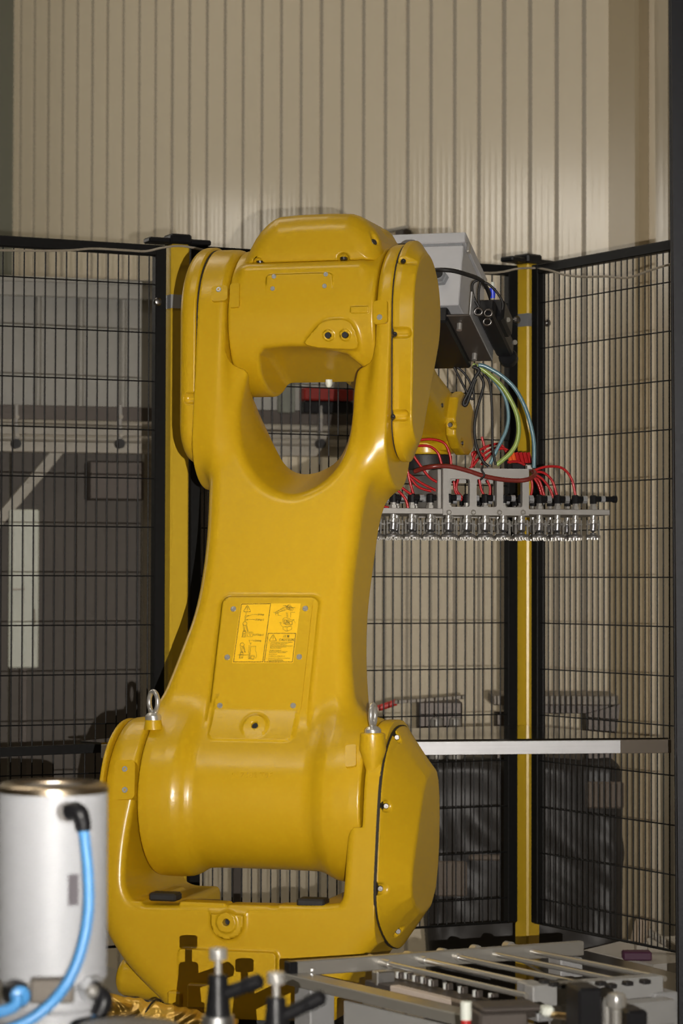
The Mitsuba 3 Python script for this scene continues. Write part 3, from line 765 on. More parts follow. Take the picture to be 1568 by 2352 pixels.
# ------------------------------------------------------------------ gripper under the wrist
GB = math.radians(11.0)
GU = np.array([math.cos(GB), math.sin(GB), 0]); GV = np.array([-math.sin(GB), math.cos(GB), 0])
GZ = 1.583                                            # plate's underside
GO = np.array([FX[0] + .01, FX[1] - .02, GZ])
MG = frame(GO, GU, GV, ZV)
def gp(x, y, z): return GO + GU * x + GV * y + ZV * z
GR = thing('vacuum_gripper', 'long aluminium suction gripper with red air tubes hanging from the robot wrist', 'gripper')
GX0, GX1, GY0, GY1 = -.40, .352, -.115, .115
add(GR + '__base_plate', box(GX1 - GX0, GY1 - GY0, .0115, MG, .001, ((GX0 + GX1) / 2, 0, .006)), M_ALUM)
# side brackets with three windows
def gxpx(px, y): # local x of a pixel column on the plane y
    return float((on_plane(px, 1130, gp(0, y, 0), GV) - GO) @ GU)
bx = [gxpx(q, GY0) for q in (1016, 1213)]
wins = [(gxpx(a, GY0), gxpx(b, GY0)) for a, b in ((1029, 1077), (1093, 1139), (1154, 1198))]
BH = .094
side = Polygon([(bx[0], -.002), (bx[1], -.002), (bx[1], BH), (bx[0], BH)])
for a, b in wins:
    w = b - a; side = side.difference(Polygon([(a, .015), (b, .015), (b, .072), (a, .072)]).buffer(-.004).buffer(.004, quad_segs=4))
MS = lambda y: frame(gp(0, y, 0), GU, ZV, -GV)
add(GR + '__side_bracket', extrude(side, .016, MS(GY0 + .011)), M_ALUM)
add(GR + '__side_bracket', extrude(side, .016, MS(GY1 + .005)), M_ALUM)
add(GR + '__end_bracket', box(.008, .225, .090, MG, .001, (bx[0] - .005, .004, .047)), M_ALUM)
add(GR + '__top_plate', box(bx[1] - bx[0] - .03, .20, .010, MG, .001, ((bx[0] + bx[1]) / 2 - .01, .012, BH - .006)), M_ALUM)
add(GR + '__adapter', lathe([(0, 0), (.047, 0), (.047, .010), (0, .010)], frame([FX[0], FX[1], RZ - .010], GU, GV, ZV), 36), M_DZINC)
for px in (1030, 1086, 1146, 1200):
    q = on_plane(px, 1177, gp(0, GY0 - .005, 0), GV)
    add(GR + '__bracket_bolt', lathe([(0, -.002), (.0055, -.002), (.0055, .003), (.003, .005), (0, .005)], zframe(q, -GV), 14), M_STEEL)
# suction units: build one of each part, place many
def ring_bolts(r, n, z): return [cyl(.0032, .006, frame([r * math.cos(a), r * math.sin(a), z], *np.eye(3)), 8) for a in np.arange(n) * 2 * np.pi / n]
def share(meshes_bsdfs): return {k: mikit.ply(m, b, 30) for k, (m, b) in meshes_bsdfs.items()}
M_ALUS = mat('satin_aluminium', prin((.52, .52, .54), .30, .95))
SU = share({
    'neck': (lathe([(0, 0), (.0065, 0), (.0065, -.008), (.0085, -.009), (.0085, -.016), (.005, -.017), (0, -.017)], None, 14), M_STEEL),
    'body': (lathe([(0, -.016), (.0066, -.016), (.0076, -.019), (.0076, -.031), (.005, -.033), (0, -.036)], None, 16), M_ALUS),
    'yoke': (join(rod((-.0125, 0, -.010), (-.0125, 0, -.040), .0016, 6), rod((.0125, 0, -.010), (.0125, 0, -.040), .0016, 6), box(.029, .006, .003, None, 0, (0, 0, -.0185))), M_CHROME),
    'cup': (lathe([(0, -.036), (.006, -.036), (.0068, -.0395), (.0140, -.0405), (.0158, -.0430), (.0150, -.0465), (0, -.0465)], None, 18), M_ALUS),
    'cup_screw': (join(ring_bolts(.012, 6, -.0505)), M_STEEL),
    'nut': (lathe([(0, .0115), (.0085, .0115), (.0085, .0185), (.006, .019), (.006, .026), (0, .026)], None, 6), M_STEEL),
    'elbow_fitting': (join(lathe([(0, .024), (.0075, .024), (.0075, .040), (.005, .042), (0, .042)], None, 10), rod((.004, 0, .034), (.0165, 0, .034), .0062, 8)), M_BLACKP),
    'collar': (lathe([(0, -.0045), (.0068, -.0045), (.0068, .0045), (0, .0045)], zframe((.0205, 0, .034), (1, 0, 0)), 8), M_ZINC),
})
COLS = [GX1 - .030 - .0385 * i for i in range(19)]
for j, y in enumerate((-.096, .0, .096)):
    for i, x in enumerate(COLS):
        xx = x - (.011 if j % 2 else 0)
        Tm = mi.ScalarTransform4f((MG @ trimesh.transformations.translation_matrix((xx, y, 0))).tolist())
        inside = bx[0] - .01 < xx < bx[1] and j != 0
        for part in ('neck', 'body', 'yoke', 'cup', 'cup_screw') + (('nut', 'elbow_fitting', 'collar') if j in (0, 2) or not inside else ()):
            nm = f'suction_{part}' if part in ('neck', 'body', 'yoke') else part if part.startswith('cup') else part
            k, c = GR + '__' + nm, 0
            n0 = _num.get(k, 0); _num[k] = n0 + 1
            scene[k if n0 == 0 else f'{k}_{n0:03d}'] = {**SU[part], 'to_world': Tm}
# end stop rod at the right
q0, q1 = gp(GX1 - .03, -.096, .034), gp(GX1 + .012, -.096, .034)
add(GR + '__end_fitting', join(rod(q0, q1, .006, 10), cyl(.0075, .008, zframe(q1, GU), 12)), M_BLACKP)
# air manifold with the bundle of orange fittings on top
mb = gp(.16, .0, BH)
add(GR + '__manifold', box(.052, .030, .016, frame(mb + GU * .035 + ZV * .009, GU, GV, ZV), .002), M_BLACKP)
for i in range(6):
    add(GR + '__orange_fitting', rod(mb + GU * (.012 + .0085 * i) + ZV * .017, mb + GU * (.006 + .0085 * i) + ZV * .040, .0042, 8), M_ORANGE if i < 2 else M_RED)
add(GR + '__sensor_nut', lathe([(0, 0), (.009, 0), (.009, .006), (.004, .008), (0, .008)], frame(gp(.115, -.03, BH), GU, GV, ZV), 6), M_CHROME)

# red air tubes: (y, pixel path)
RT = [(-.06, [(955, 1012), (990, 1009), (1020, 1018), (1033, 1045), (1036, 1075)]),
      (-.06, [(955, 1024), (985, 1025), (1005, 1040), (1015, 1070)]),
      (-.10, [(945, 1040), (960, 1062), (985, 1095), (1008, 1110)]),
      (-.10, [(890, 1090), (920, 1118), (950, 1140)]),
      (-.11, [(872, 1105), (905, 1120), (930, 1145), (938, 1172)]),
      (-.09, [(930, 1083), (965, 1108), (1003, 1128)]),
      (-.09, [(935, 1078), (942, 1110), (950, 1138)]),
      (-.05, [(895, 1075), (930, 1083), (960, 1118), (1005, 1132)]),
      (-.04, [(1042, 1105), (1046, 1130), (1060, 1150)]),
      (-.02, [(1052, 1098), (1048, 1125), (1066, 1148)]),
      (-.03, [(1100, 1100), (1105, 1125), (1116, 1145)]),
      (-.01, [(1118, 1103), (1125, 1120), (1124, 1145)]),
      (.02, [(1082, 1075), (1088, 1050), (1100, 1035), (1122, 1024), (1145, 1020), (1160, 1033), (1166, 1055)]),
      (.03, [(1085, 1072), (1100, 1052), (1125, 1033), (1150, 1028), (1168, 1042), (1175, 1058)]),
      (.01, [(1110, 1060), (1130, 1040), (1155, 1030), (1178, 1045), (1190, 1068)]),
      (.04, [(1075, 1080), (1090, 1062), (1084, 1042), (1098, 1038), (1112, 1050), (1105, 1068)]),
      (.03, [(1114, 1034), (1110, 1018), (1106, 1003)]),
      (-.02, [(1165, 1062), (1185, 1060), (1205, 1068), (1222, 1080)]),
      (-.09, [(1222, 1082), (1255, 1072), (1290, 1075), (1312, 1100), (1322, 1142)]),
      (-.08, [(1225, 1084), (1248, 1086), (1268, 1105), (1279, 1140)]),
      (-.04, [(1225, 1088), (1245, 1100), (1262, 1122), (1270, 1143)]),
      (-.02, [(1222, 1092), (1235, 1112), (1244, 1140)]),
      (.00, [(1222, 1096), (1238, 1104), (1250, 1140)]),
      (-.03, [(1220, 1098), (1222, 1120), (1218, 1142)]),
      (-.07, [(868, 1160), (900, 1168), (930, 1172)])]
for y, px in RT:
    p = [on_plane(a, b, gp(0, y, 0), GV) for a, b in px]
    add(GR + '__air_tube', tube(spline(p, 8 + 4 * len(p)), .0027, 8), M_RED, 60)
# thicker dark red supply hose that winds round the bracket
p = [on_plane(a, b, gp(0, y, 0), GV) for a, b, y in ((952, 1083, -.09), (965, 1078, -.10), (990, 1072, -.125), (1030, 1071, -.128), (1070, 1080, -.128), (1110, 1093, -.128), (1150, 1101, -.128), (1190, 1104, -.128), (1215, 1100, -.128), (1228, 1088, -.11), (1218, 1078, -.08))]
add(GR + '__supply_hose', tube(spline(p, 70), .0048, 10), M_DRED, 60)
add(GR + '__cable_tie', tube(spline([on_plane(a, b, gp(0, -.136, 0), GV) for a, b in ((1108, 1070), (1106, 1080), (1112, 1092), (1103, 1102))], 12), .0022, 6), M_RUB)
add(GR + '__tube_clip', box(.014, .012, .012, frame(gp(bx[1] + .005, -.10, BH + .004), GU, GV, ZV), .002), M_ALU)

# ------------------------------------------------------------------ control box, its bracket, cables on the forearm
PB_ = math.radians(19.0)
BV = RV * math.cos(PB_) - ZV * math.sin(PB_); BW = RV * math.sin(PB_) + ZV * math.cos(PB_)
BC = at(1053, 700, 4.86)                              # lower front corner on the right
MB = frame(BC, RU, BV, BW)
CB = thing('control_box', 'light grey enclosure with a lipped lid mounted on the robot forearm', 'enclosure')
bw, bd, bh = .30, .205, .154
add(CB + '__body', box(bw, bd, bh - .026, MB, .0018, (-bw / 2, bd / 2, (bh - .026) / 2)), M_BOX)
add(CB + '__gasket', box(bw - .006, bd - .006, .006, MB, 0, (-bw / 2, bd / 2, bh - .024)), M_GLAND)
add(CB + '__lid', box(bw + .006, bd + .006, .022, MB, .0018, (-bw / 2, bd / 2, bh - .010)), M_BOX)
for y in (.022, .18):
    add(CB + '__lid_clip', box(.006, .012, .022, MB, .001, (.0055, y, bh - .022)), M_STEEL)
gl = on_plane(1012, 640, BC, BV)
add(CB + '__cable_gland', join(lathe([(0, 0), (.0165, 0), (.0165, .010), (.014, .012), (.014, .022), (.0, .022)], zframe(gl, -BV + RU * -.1), 6)), M_GLAND)
add(CB + '__cable_gland__opening', cyl(.009, .004, zframe(gl + -BV * .0205, -BV + RU * -.1), 16), M_HOLE)
MK = thing('mounting_bracket', 'angled steel bracket and black block between control box and forearm', 'bracket')
add(MK + '__block', box(.25, .225, .032, MB, .004, (-.145, .112, -.020)), M_BLACKP)
add(MK + '__flange', box(.046, .215, .004, MB, .0005, (.000, .108, -.022)), M_DZINC)
add(MK + '__web', box(.003, .215, .050, MB, .0005, (.0235, .108, .003)), M_ZINC)
for y in (.035, .178):
    add(MK + '__bolt', lathe([(0, .006), (.008, .006), (.008, .0), (.0055, -.001), (.0055, -.016), (0, -.016)], MB @ trimesh.transformations.translation_matrix((-.004, y, -.022)), 8), M_CHROME)
VB = thing('valve_block', 'black pneumatic valve block with fittings on the bracket beside the grey box', 'valve')
add(VB + '__body', box(.034, .20, .034, MB, .004, (.045, .135, .010)), M_BLACKP)
add(VB + '__coil', box(.030, .09, .045, MB, .006, (.060, .11, .020)), M_BLACKP)
add(VB + '__end_cap', lathe([(0, 0), (.017, 0), (.019, .004), (.019, .016), (.012, .02), (0, .02)], zframe((MB @ [.05, .235, -.005, 1])[:3], BV), 16), M_BLACKP)
for x, y, z in ((.034, .025, -.004), (.052, .032, -.004), (.046, .055, -.012)):
    c = (MB @ [x, y, z, 1])[:3]
    add(VB + '__fitting', trimesh.Trimesh(*[getattr(tube(np.array([c + RU * .0075 * math.cos(a) + ZV * .0065 * math.sin(a) for a in np.linspace(0, 2 * np.pi, 24)]), .0026, 8, False), q) for q in ('vertices', 'faces')]), M_BOLT, 60)
for x, y, z in ((.075, .10, .012), (.072, .19, .004)):
    add(VB + '__screw', cyl(.005, .004, zframe((MB @ [x, y, z, 1])[:3], RU - RV), 10), M_STEEL)
bl = on_plane(1131, 676, BC + BV * .12, RV)
add(VB + '__plug', lathe([(0, -.008), (.0048, -.008), (.0066, .012), (0, .012)], frame(bl, RU, RV, ZV), 12), mat('plug_blue', prin((.03, .06, .62), .35)))
add(VB + '__plug_pin', lathe([(0, -.024), (.0045, -.024), (.0045, -.008), (0, -.008)], frame(bl, RU, RV, ZV), 12), M_BEAM)
add(VB + '__plug_sleeve', lathe([(0, .012), (.0040, .012), (.0035, .024), (0, .024)], frame(bl, RU, RV, ZV), 12), M_WHITE)
def cable(name, label, cat, Y, px, r, bsdf, group=None, n=60):
    p = [at(a, b, Y if len(q) == 0 else q[0]) for a, b, *q in px]
    return solo(name, tube(spline(p, n), r, 8), bsdf, label, cat, group, 60)
YB = float(BC[1])
cable('power_cable', 'thick black cable arching across the front of the grey box', 'cable', YB - .06, [(985, 622, YB - .03), (1010, 620), (1040, 622), (1070, 630, YB - .04), (1098, 640, YB + .02), (1112, 652, YB + .06), (1122, 672, YB + .09), (1128, 690, YB + .11)], .0042, M_RUB)
cable('sensor_cable', 'thin black cable looped on the side of the grey box, left loop', 'cable', YB + .02, [(1100, 642), (1086, 650), (1084, 668), (1090, 688), (1098, 702), (1106, 716)], .0026, M_RUB)
cable('sensor_cable', 'thin black cable hanging straight inside the loops beside the grey box', 'cable', YB + .03, [(1103, 648), (1099, 668), (1099, 690), (1102, 712)], .0024, M_RUB)
cable('sensor_cable', 'thin black cable in a wide loop right of the grey box', 'cable', YB + .05, [(1105, 648), (1120, 652), (1138, 668), (1152, 690), (1154, 706), (1144, 726)], .0024, M_RUB)
YC = YB + .22
cable('drop_cable', 'black cable dropping in a long loop from the bracket to the gripper', 'cable', YC, [(1090, 838), (1098, 855), (1110, 880), (1104, 910), (1094, 945), (1089, 985), (1094, 1025), (1108, 1058), (1122, 1072)], .0030, M_RUB)
cable('drop_cable', 'black cable hanging nearly straight from the bracket to the gripper', 'cable', YC + .01, [(1112, 860), (1124, 880), (1129, 930), (1130, 985), (1131, 1030), (1138, 1068)], .0026, M_RUB)
cable('drop_cable', 'black cable loop bundled under the bracket by the forearm', 'cable', YC - .02, [(1085, 842), (1100, 850), (1090, 868), (1076, 900), (1064, 925), (1070, 930), (1080, 905), (1092, 870)], .0034, M_RUB)
cable('drop_cable', 'thin black cable running down beside the forearm edge', 'cable', YC - .02, [(1040, 838), (1052, 862), (1066, 890), (1082, 916), (1088, 908), (1080, 880), (1066, 858), (1048, 842)], .0024, M_RUB)
cable('air_hose', 'glossy teal air hose arching highest from the bracket to the gripper', 'hose', YC, [(1098, 838), (1115, 842), (1150, 862), (1180, 890), (1203, 930), (1218, 975), (1226, 1020), (1226, 1075)], .0042, M_TEAL)
cable('air_hose', 'green air hose curving from the bracket down to the gripper', 'hose', YC + .02, [(1085, 838), (1110, 850), (1150, 885), (1178, 930), (1190, 970), (1188, 1010), (1172, 1040), (1140, 1068)], .0048, M_GREEN)
cable('air_hose', 'dull teal air hose innermost behind the green one', 'hose', YC + .03, [(1100, 845), (1135, 875), (1158, 910), (1167, 950), (1163, 985), (1150, 1015), (1142, 1030), (1125, 1066)], .0038, M_TEAL)

# ------------------------------------------------------------------ corner shelf between the fences
SZ = 1.113
sA, sB, sE = np.array([-.492, 5.20]), np.array([.700, 5.41]), np.array([-.540, 5.245])
sC = (P2 + N1 * .05 - D1 * .03)[:2]; sD = (P1 + N1 * .05 - D1 * .10)[:2]
SH = thing('corner_shelf', 'shiny steel shelf with a bright aluminium front edge across the fence corner', 'shelf')
add(SH + '__plate', extrude([tuple(sA), tuple(sB), tuple((P2 + D2 * .50 + N2 * .035)[:2]), tuple(sC), tuple(sD), tuple(sE)], .004, frame([0, 0, SZ - .004], *np.eye(3))), mat('shelf_plate', prin((.50, .47, .42), .10, 1.0)), False)
e = nrm(np.append(sB - sA, 0)); o = np.append((sA + sB) / 2, SZ - .018)
add(SH + '__front_edge', box(np.linalg.norm(sB - sA), .012, .028, frame(o, e, np.cross(ZV, e), ZV), .0008), M_ALUB)
for q in (.30, .72):
    c = np.append(sA + (sB - sA) * q, 0) + np.array([0, .05, 0])
    add(SH + '__brace', box(.02, .30, .02, frame([c[0], c[1] + .10, SZ - .016], *np.eye(3)), .002), M_BLACK)
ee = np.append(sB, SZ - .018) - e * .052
add(SH + '__end_shadow', box(.112, .0135, .029, frame(ee + np.array([0, -.001, 0]), e, np.cross(ZV, e), ZV), .0008), mat('end_shadow_brown', prin((.13, .105, .08), .5)))  # brown piece laid over the bar end, painting in a flash shadow
b0, b1 = on_plane(232, 1718, P1 + N1 * .022, N1), on_plane(-260, 1738, P1 + N1 * .022, N1)
add('mesh_fence__mid_bar', box(np.linalg.norm(b1 - b0), .018, .0195, frame((b0 + b1) / 2, nrm(b0 - b1), np.cross(ZV, nrm(b0 - b1)), ZV), .001), M_BLACK)

# ------------------------------------------------------------------ machine behind the left fence
QX = nrm([math.cos(math.radians(15)), math.sin(math.radians(15)), 0]); QN = np.array([QX[1], -QX[0], 0])
QO = at(0, 655, 7.5)
def mq(px, py, off=0.0): return on_plane(px, py, QO + QN * off, QN)
MC = thing('packing_machine', 'grey packing machine with ribbed hood and dark panels behind the left fence', 'machine')
h0, h1 = mq(-130, 655), mq(842, 655)
zt, zb = float(mq(0, 655)[2]), float(mq(0, 932)[2])
hl = float(np.linalg.norm((h1 - h0)[:2]))
hp = .128
hpf = [(0, 0), (.10, .0), (.16, .022), (.22, .022), (.28, 0)]
nr = int(hl / hp)
for i in range(nr):
    poly = [(x * hp, y) for x, y in hpf] + [(hp, 0), (hp, -.004), (0, -.004)]
    add(MC + '__hood_sheet', extrude(poly, zt - zb, frame([*(h0 + QX * hp * i)[:2], zt], QX, QN, -ZV)), M_PART, False)
add(MC + '__hood_top', box(hl, .10, .016, frame((h0 + h1) / 2 + QN * .0, QX, QN, ZV) @ trimesh.transformations.translation_matrix((0, 0, 0)), .002), M_PART)
add(MC + '__hood_top', box(hl, .02, .05, frame((h0 + h1) / 2 + QN * .035 - ZV * .025, QX, QN, ZV), .002), M_PART)
def beam(y0, y1, off, dep, name, bs, x0=-130, x1=842, rnd=False):
    a, b = mq(x0, (y0 + y1) / 2, off), mq(x1, (y0 + y1) / 2, off)
    z = float(mq(0, (y0 + y1) / 2, off)[2]); hh = float(mq(0, y0, off)[2] - mq(0, y1, off)[2])
    a[2] = b[2] = z
    add(MC + '__' + name, rod(a, b, hh / 2, 14) if rnd else box(np.linalg.norm(b - a), dep, hh, frame((a + b) / 2, QX, np.cross(ZV, QX), ZV), .002), bs)
beam(930, 964, .02, .05, 'crossbeam', M_DZINC)
beam(962, 980, .10, .02, 'guide_rail', M_BEAM, rnd=True)
beam(980, 998, .05, .04, 'crossbeam', M_BEAM)
beam(996, 1013, .12, .02, 'guide_rail', M_BEAM, rnd=True)
beam(1013, 1038, .08, .05, 'crossbeam', M_BEAM)
for px in (37, 275, 560, 735):
    c = mq(px, 978, .145)
    add(MC + '__hanger', box(.012, .02, .125, frame(c, QX, QN, ZV), .002), M_ALUM)
    for py in (958, 1000): add(MC + '__bolt', cyl(.006, .012, zframe(mq(px + (2 if px < 500 else 0), py, .155), QN), 12), M_BEAM)
    add(MC + '__roller', cyl(.014, .03, zframe(mq(px - 2, 1020, .15), QN), 18), M_RUB)
# dark lower panels on legs
PZ0, PZ1 = float(mq(0, 1965, -.03)[2]), float(mq(0, 1036, -.03)[2])
for i in range(5):
    a, b = mq(-130 + 152 * i, 1400, -.03), mq(-130 + 152 * (i + 1) - 3, 1400, -.03)
    if i == 4: b = mq(560, 1400, -.03)
    c = (a + b) / 2; c[2] = (PZ0 + PZ1) / 2
    add(MC + '__dark_panel', box(np.linalg.norm(b - a), .02, PZ1 - PZ0, frame(c, QX, np.cross(ZV, QX), ZV), .001), M_DARKP)
for px in (-100, 336, 545):
    c = mq(px, 1400, .0); c[2] = (PZ1) / 2
    add(MC + '__upright', box(.024, .024, PZ1, frame(c, QX, np.cross(ZV, QX), ZV), .001), M_BEAM if px == 336 else M_DZINC)
a, b = mq(138, 1030, .03), mq(-60, 1262, .03)
add(MC + '__brace', box(np.linalg.norm(b - a), .03, .034, frame((a + b) / 2, nrm(b - a), QN, np.cross(nrm(b - a), QN)), .002), M_BEAM)
c = mq(262, 1105, .03); add(MC + '__motor_box', box(.165, .10, .115, frame(c, QX, np.cross(ZV, QX), ZV), .004), M_DZINC)
c = mq(750, 907, .13); w_ = .155
add(MC + '__red_cover', box(w_, .06, .038, frame(c, QX, np.cross(ZV, QX), ZV), .004), mat('dull_red', prin((.22, .012, .008), .45)))
add(MC + '__black_cover', box(w_, .05, .037, frame(mq(750, 937, .13), QX, np.cross(ZV, QX), ZV), .003), M_BLACKP)
add(MC + '__green_cover', box(.05, .03, .09, frame(mq(657, 915, .06), QX, np.cross(ZV, QX), ZV), .003), M_LWALL)
WP = thing('white_panel', 'pale greenish-white upright panel with a small handle in front of the dark machine', 'panel')
c = mq(54, 1352, .14)
Mw = frame(c, QX, np.cross(ZV, QX), ZV)
add(WP + '__board', box(.086, .03, .462, Mw, .004), M_WHITE)
add(WP + '__handle', box(.036, .012, .006, Mw, .001, (-.018, -.02, -.002)), M_BEAM)
add(WP + '__hinge', box(.004, .010, .05, Mw, .001, (.030, -.018, -.085)), M_BEAM)
add(WP + '__foot', box(.02, .02, float(c[2]) - .231, frame([c[0], c[1], (float(c[2]) - .231) / 2], QX, np.cross(ZV, QX), ZV), .001), M_DZINC)

# ------------------------------------------------------------------ goods behind the right fence
LY = 6.42
lx0, lx1, lz1 = at(985, 1745, LY)[0], at(1432, 1745, LY)[0], float(at(1200, 1743, LY)[2])
PA_ = thing('wrapped_pallet', 'tall pallet load wrapped in black stretch film behind the corner post', 'pallet')
def wrapf(x, y, z):
    w = (np.sin(x * 31 + z * 9 + 2.5 * np.sin(z * 7)) * np.sin(z * 17 - x * 12 + 1.7 * np.sin(x * 13)) * .005 + .0018 * np.sin(70 * (x * .8 + z * .6) + 4 * np.sin(z * 9)) * np.sin(8 * x - 5 * z))
    return (rbox(x, y, z, lx0, lx1, LY, LY + .38, .14, lz1, .035) + w) * .7
add(PA_ + '__film', sdf_mesh(wrapf, (lx0 - .05, LY - .05, .09), (lx1 + .05, LY + .43, lz1 + .05), .008, None, 1), mat('black_film', prin((.030, .027, .025), .42, specular=.3)))
for i in range(3):
    add(PA_ + '__bearer', box(.09, .38, .10, frame([lx0 + .06 + (lx1 - lx0 - .12) * i / 2, LY + .19, .05], *np.eye(3)), .003), M_BEAM)
for i in range(4):
    add(PA_ + '__deck_board', box(lx1 - lx0, .08, .02, frame([(lx0 + lx1) / 2, LY + .05 + .095 * i, .112], *np.eye(3)), .002), M_BEAM)
M_CART = mat('carton', prin((.13, .105, .085), .7))
for x0, x1, y0, y1 in ((1345, 1432, 1796, 1856), (1000, 1072, 1978, 2058), (1076, 1150, 1963, 1976)):
    a, b = at(x0, y1, LY - .012), at(x1, y0, LY - .012)
    add(PA_ + '__carton', box(b[0] - a[0], .02, b[2] - a[2], frame((a + b) / 2, *np.eye(3)), .004), M_CART)
TRY = 6.47
tr = thing('steel_tray', 'brown-grey sheet steel tray with tapered foot on the wrapped pallet, right of the post', 'tray')
a, b = at(1132, 1620, TRY), at(1420, 1597, TRY)
add(tr + '__rim', box(b[0] - a[0], .24, b[2] - a[2], frame((a + b) / 2 + [0, .12, 0], *np.eye(3)), .003), M_TRAY)
a2, b2 = at(1165, 1640, TRY), at(1400, 1620, TRY)
add(tr + '__underside', box(b2[0] - a2[0], .2, b2[2] - a2[2], frame((a2 + b2) / 2 + [0, .12, 0], *np.eye(3)), .002), M_DZINC)
f0 = [at(x, y, TRY) for x, y in ((1345, 1640), (1424, 1618), (1408, 1664), (1350, 1664))]
zt_ = float(f0[3][2])
add(tr + '__foot', trimesh.convex.convex_hull(np.array([[p[0], TRY + d, p[2]] for p in f0 for d in (0, .12)] + [[p[0], TRY + d, lz1 - .002] for p in f0[2:] for d in (0, .12)])), M_DZINC, False)
add(tr + '__foot', trimesh.convex.convex_hull(np.array([[at(x, 1640, TRY)[0], TRY + d, z] for x in (1140, 1195) for d in (0, .12) for z in (float(a2[2]), lz1 - .002)])), M_DZINC, False)
tc = thing('tool_crate', 'dark open crate with a flat bar laid across, left of the corner post', 'crate')
a, b = at(960, 1700, TRY), at(1062, 1612, TRY)
a[2] = lz1
add(tc + '__body', box(b[0] - a[0], .18, b[2] - a[2], frame((a + b) / 2 + [0, .1, 0], *np.eye(3)), .004), M_DZINC)
p, q = at(905, 1612, TRY - .03), at(1068, 1600, TRY - .03)
add(tc + '__flat_bar', box(np.linalg.norm(q - p), .05, .009, frame((p + q) / 2, nrm(q - p), np.cross(ZV, nrm(q - p)), ZV), .001), M_TRAY)
p, q = at(868, 1627, TRY - .03), at(910, 1613, TRY - .03)
add(tc + '__red_grip', rod(p, q, .008, 10), mat('grip_red', prin((.45, .02, .015), .5)))
for i, px in enumerate((1003, 1046)):
    c = at(px, 1700, TRY - .06); c[2] = lz1
    solo('metal_canister', lathe([(0, 0), (.018, 0), (.020, .004), (.016, .10), (.011, .105), (0, .105)], frame(c, *np.eye(3)), 20), M_ALUM, ('left of two pale metal canisters in front of the tool crate', 'right of two pale metal canisters in front of the tool crate')[i], 'canister', 'canisters by the tool crate')

# low white table beyond the right fence
tz = .575
tb = thing('side_table', 'low white table beyond the mesh fence at the bottom right', 'table')
tp_ = [on_plane(x, y, [0, 0, tz], ZV)[:2] for x, y in ((1340, 2182), (1440, 2158), (1640, 2142), (1640, 2205), (1500, 2215))]
add(tb + '__top', extrude([tuple(p) for p in tp_], .025, frame([0, 0, tz - .025], *np.eye(3))), mat('table_white', prin((.48, .46, .43), .4)), False)
ctr = np.mean(tp_, 0)
for p in (tp_[0], tp_[2], tp_[3], tp_[4]):
    p = ctr + (p - ctr) * .82
    add(tb + '__leg', box(.03, .03, tz - .025, frame([p[0], p[1], (tz - .025) / 2], *np.eye(3)), .002), M_DZINC)
c = on_plane(1464, 2207, [0, 0, tz], ZV)
solo('purple_box', box(.066, .04, .020, frame(c + [0, .02, .010], *np.eye(3)), .003), mat('purple', prin((.085, .02, .06), .5)), 'small flat purple box on the low white table', 'box')
c = on_plane(1475, 2192, [0, 0, tz], ZV) + np.array([0, .03, 0])
lv = thing('wooden_mallet', 'pale wooden mallet leaning on the low white table beyond the fence', 'mallet')
p, q = at(1478, 2135, c[1]), at(1560, 2196, c[1] - .02)
q[2] = max(q[2], tz + .008)
add(lv + '__handle', rod(p, q, .010, 10), M_BEAM)
add(lv + '__head', lathe([(0, -.03), (.016, -.03), (.019, -.02), (.019, .02), (.016, .03), (0, .03)], zframe(p - [.008, 0, .006], np.array([.25, 0, 1])), 20), mat('pale_wood', prin((.40, .32, .24), .6)))
p0_ = at(1466, 2160, c[1]); 
add(lv + '__stand', box(.03, .03, float(p0_[2]) - tz, frame([p[0] - .006, c[1], (float(p0_[2]) + tz) / 2], *np.eye(3)), .003), M_BEAM)

# ------------------------------------------------------------------ foreground: roller conveyor
CV = thing('roller_conveyor', 'steel roller conveyor with thin rollers in the right foreground', 'conveyor')
ZC = .885
def cz(px, py, z=ZC): return on_plane(px, py, [0, 0, z], ZV)
r0, r1 = cz(664, 2208), cz(1336, 2161)
C1 = nrm(r1 - r0); C2 = np.array([C1[1], -C1[0], 0])               # along the far rail; towards the camera
def cbox(p, q, w, h, name, bs, c=.0015, up=True):
    d = nrm(q - p); n = np.cross(ZV, d); nz = np.cross(d, n)
    add(CV + '__' + name, box(np.linalg.norm(q - p), w, h, frame((p + q) / 2 - nz * h / 2, d, n, nz), c), bs)
M_SST = mat('stainless', prin((.46, .44, .40), .30, .7))
cbox(r0, r1, .014, .022, 'far_rail', M_SST)
cbox(r0 - C1 * .004, r0 + C1 * .010, .020, .026, 'rail_end', M_BLACKP)
# front-left beam, running towards the camera
b0, b1 = cz(676, 2234, .868), cz(1190, 2352, .868)
bd_ = nrm(b1 - b0); b1 = b0 + bd_ * .72
cbox(b0, b1, .036, .016, 'side_beam', M_SST)
for px in (690, 716):
    add(CV + '__bolt', cyl(.006, .004, frame(cz(px, 2230, .869), *np.eye(3)), 10), M_STEEL)
RD = nrm([.545, -.838, 0])
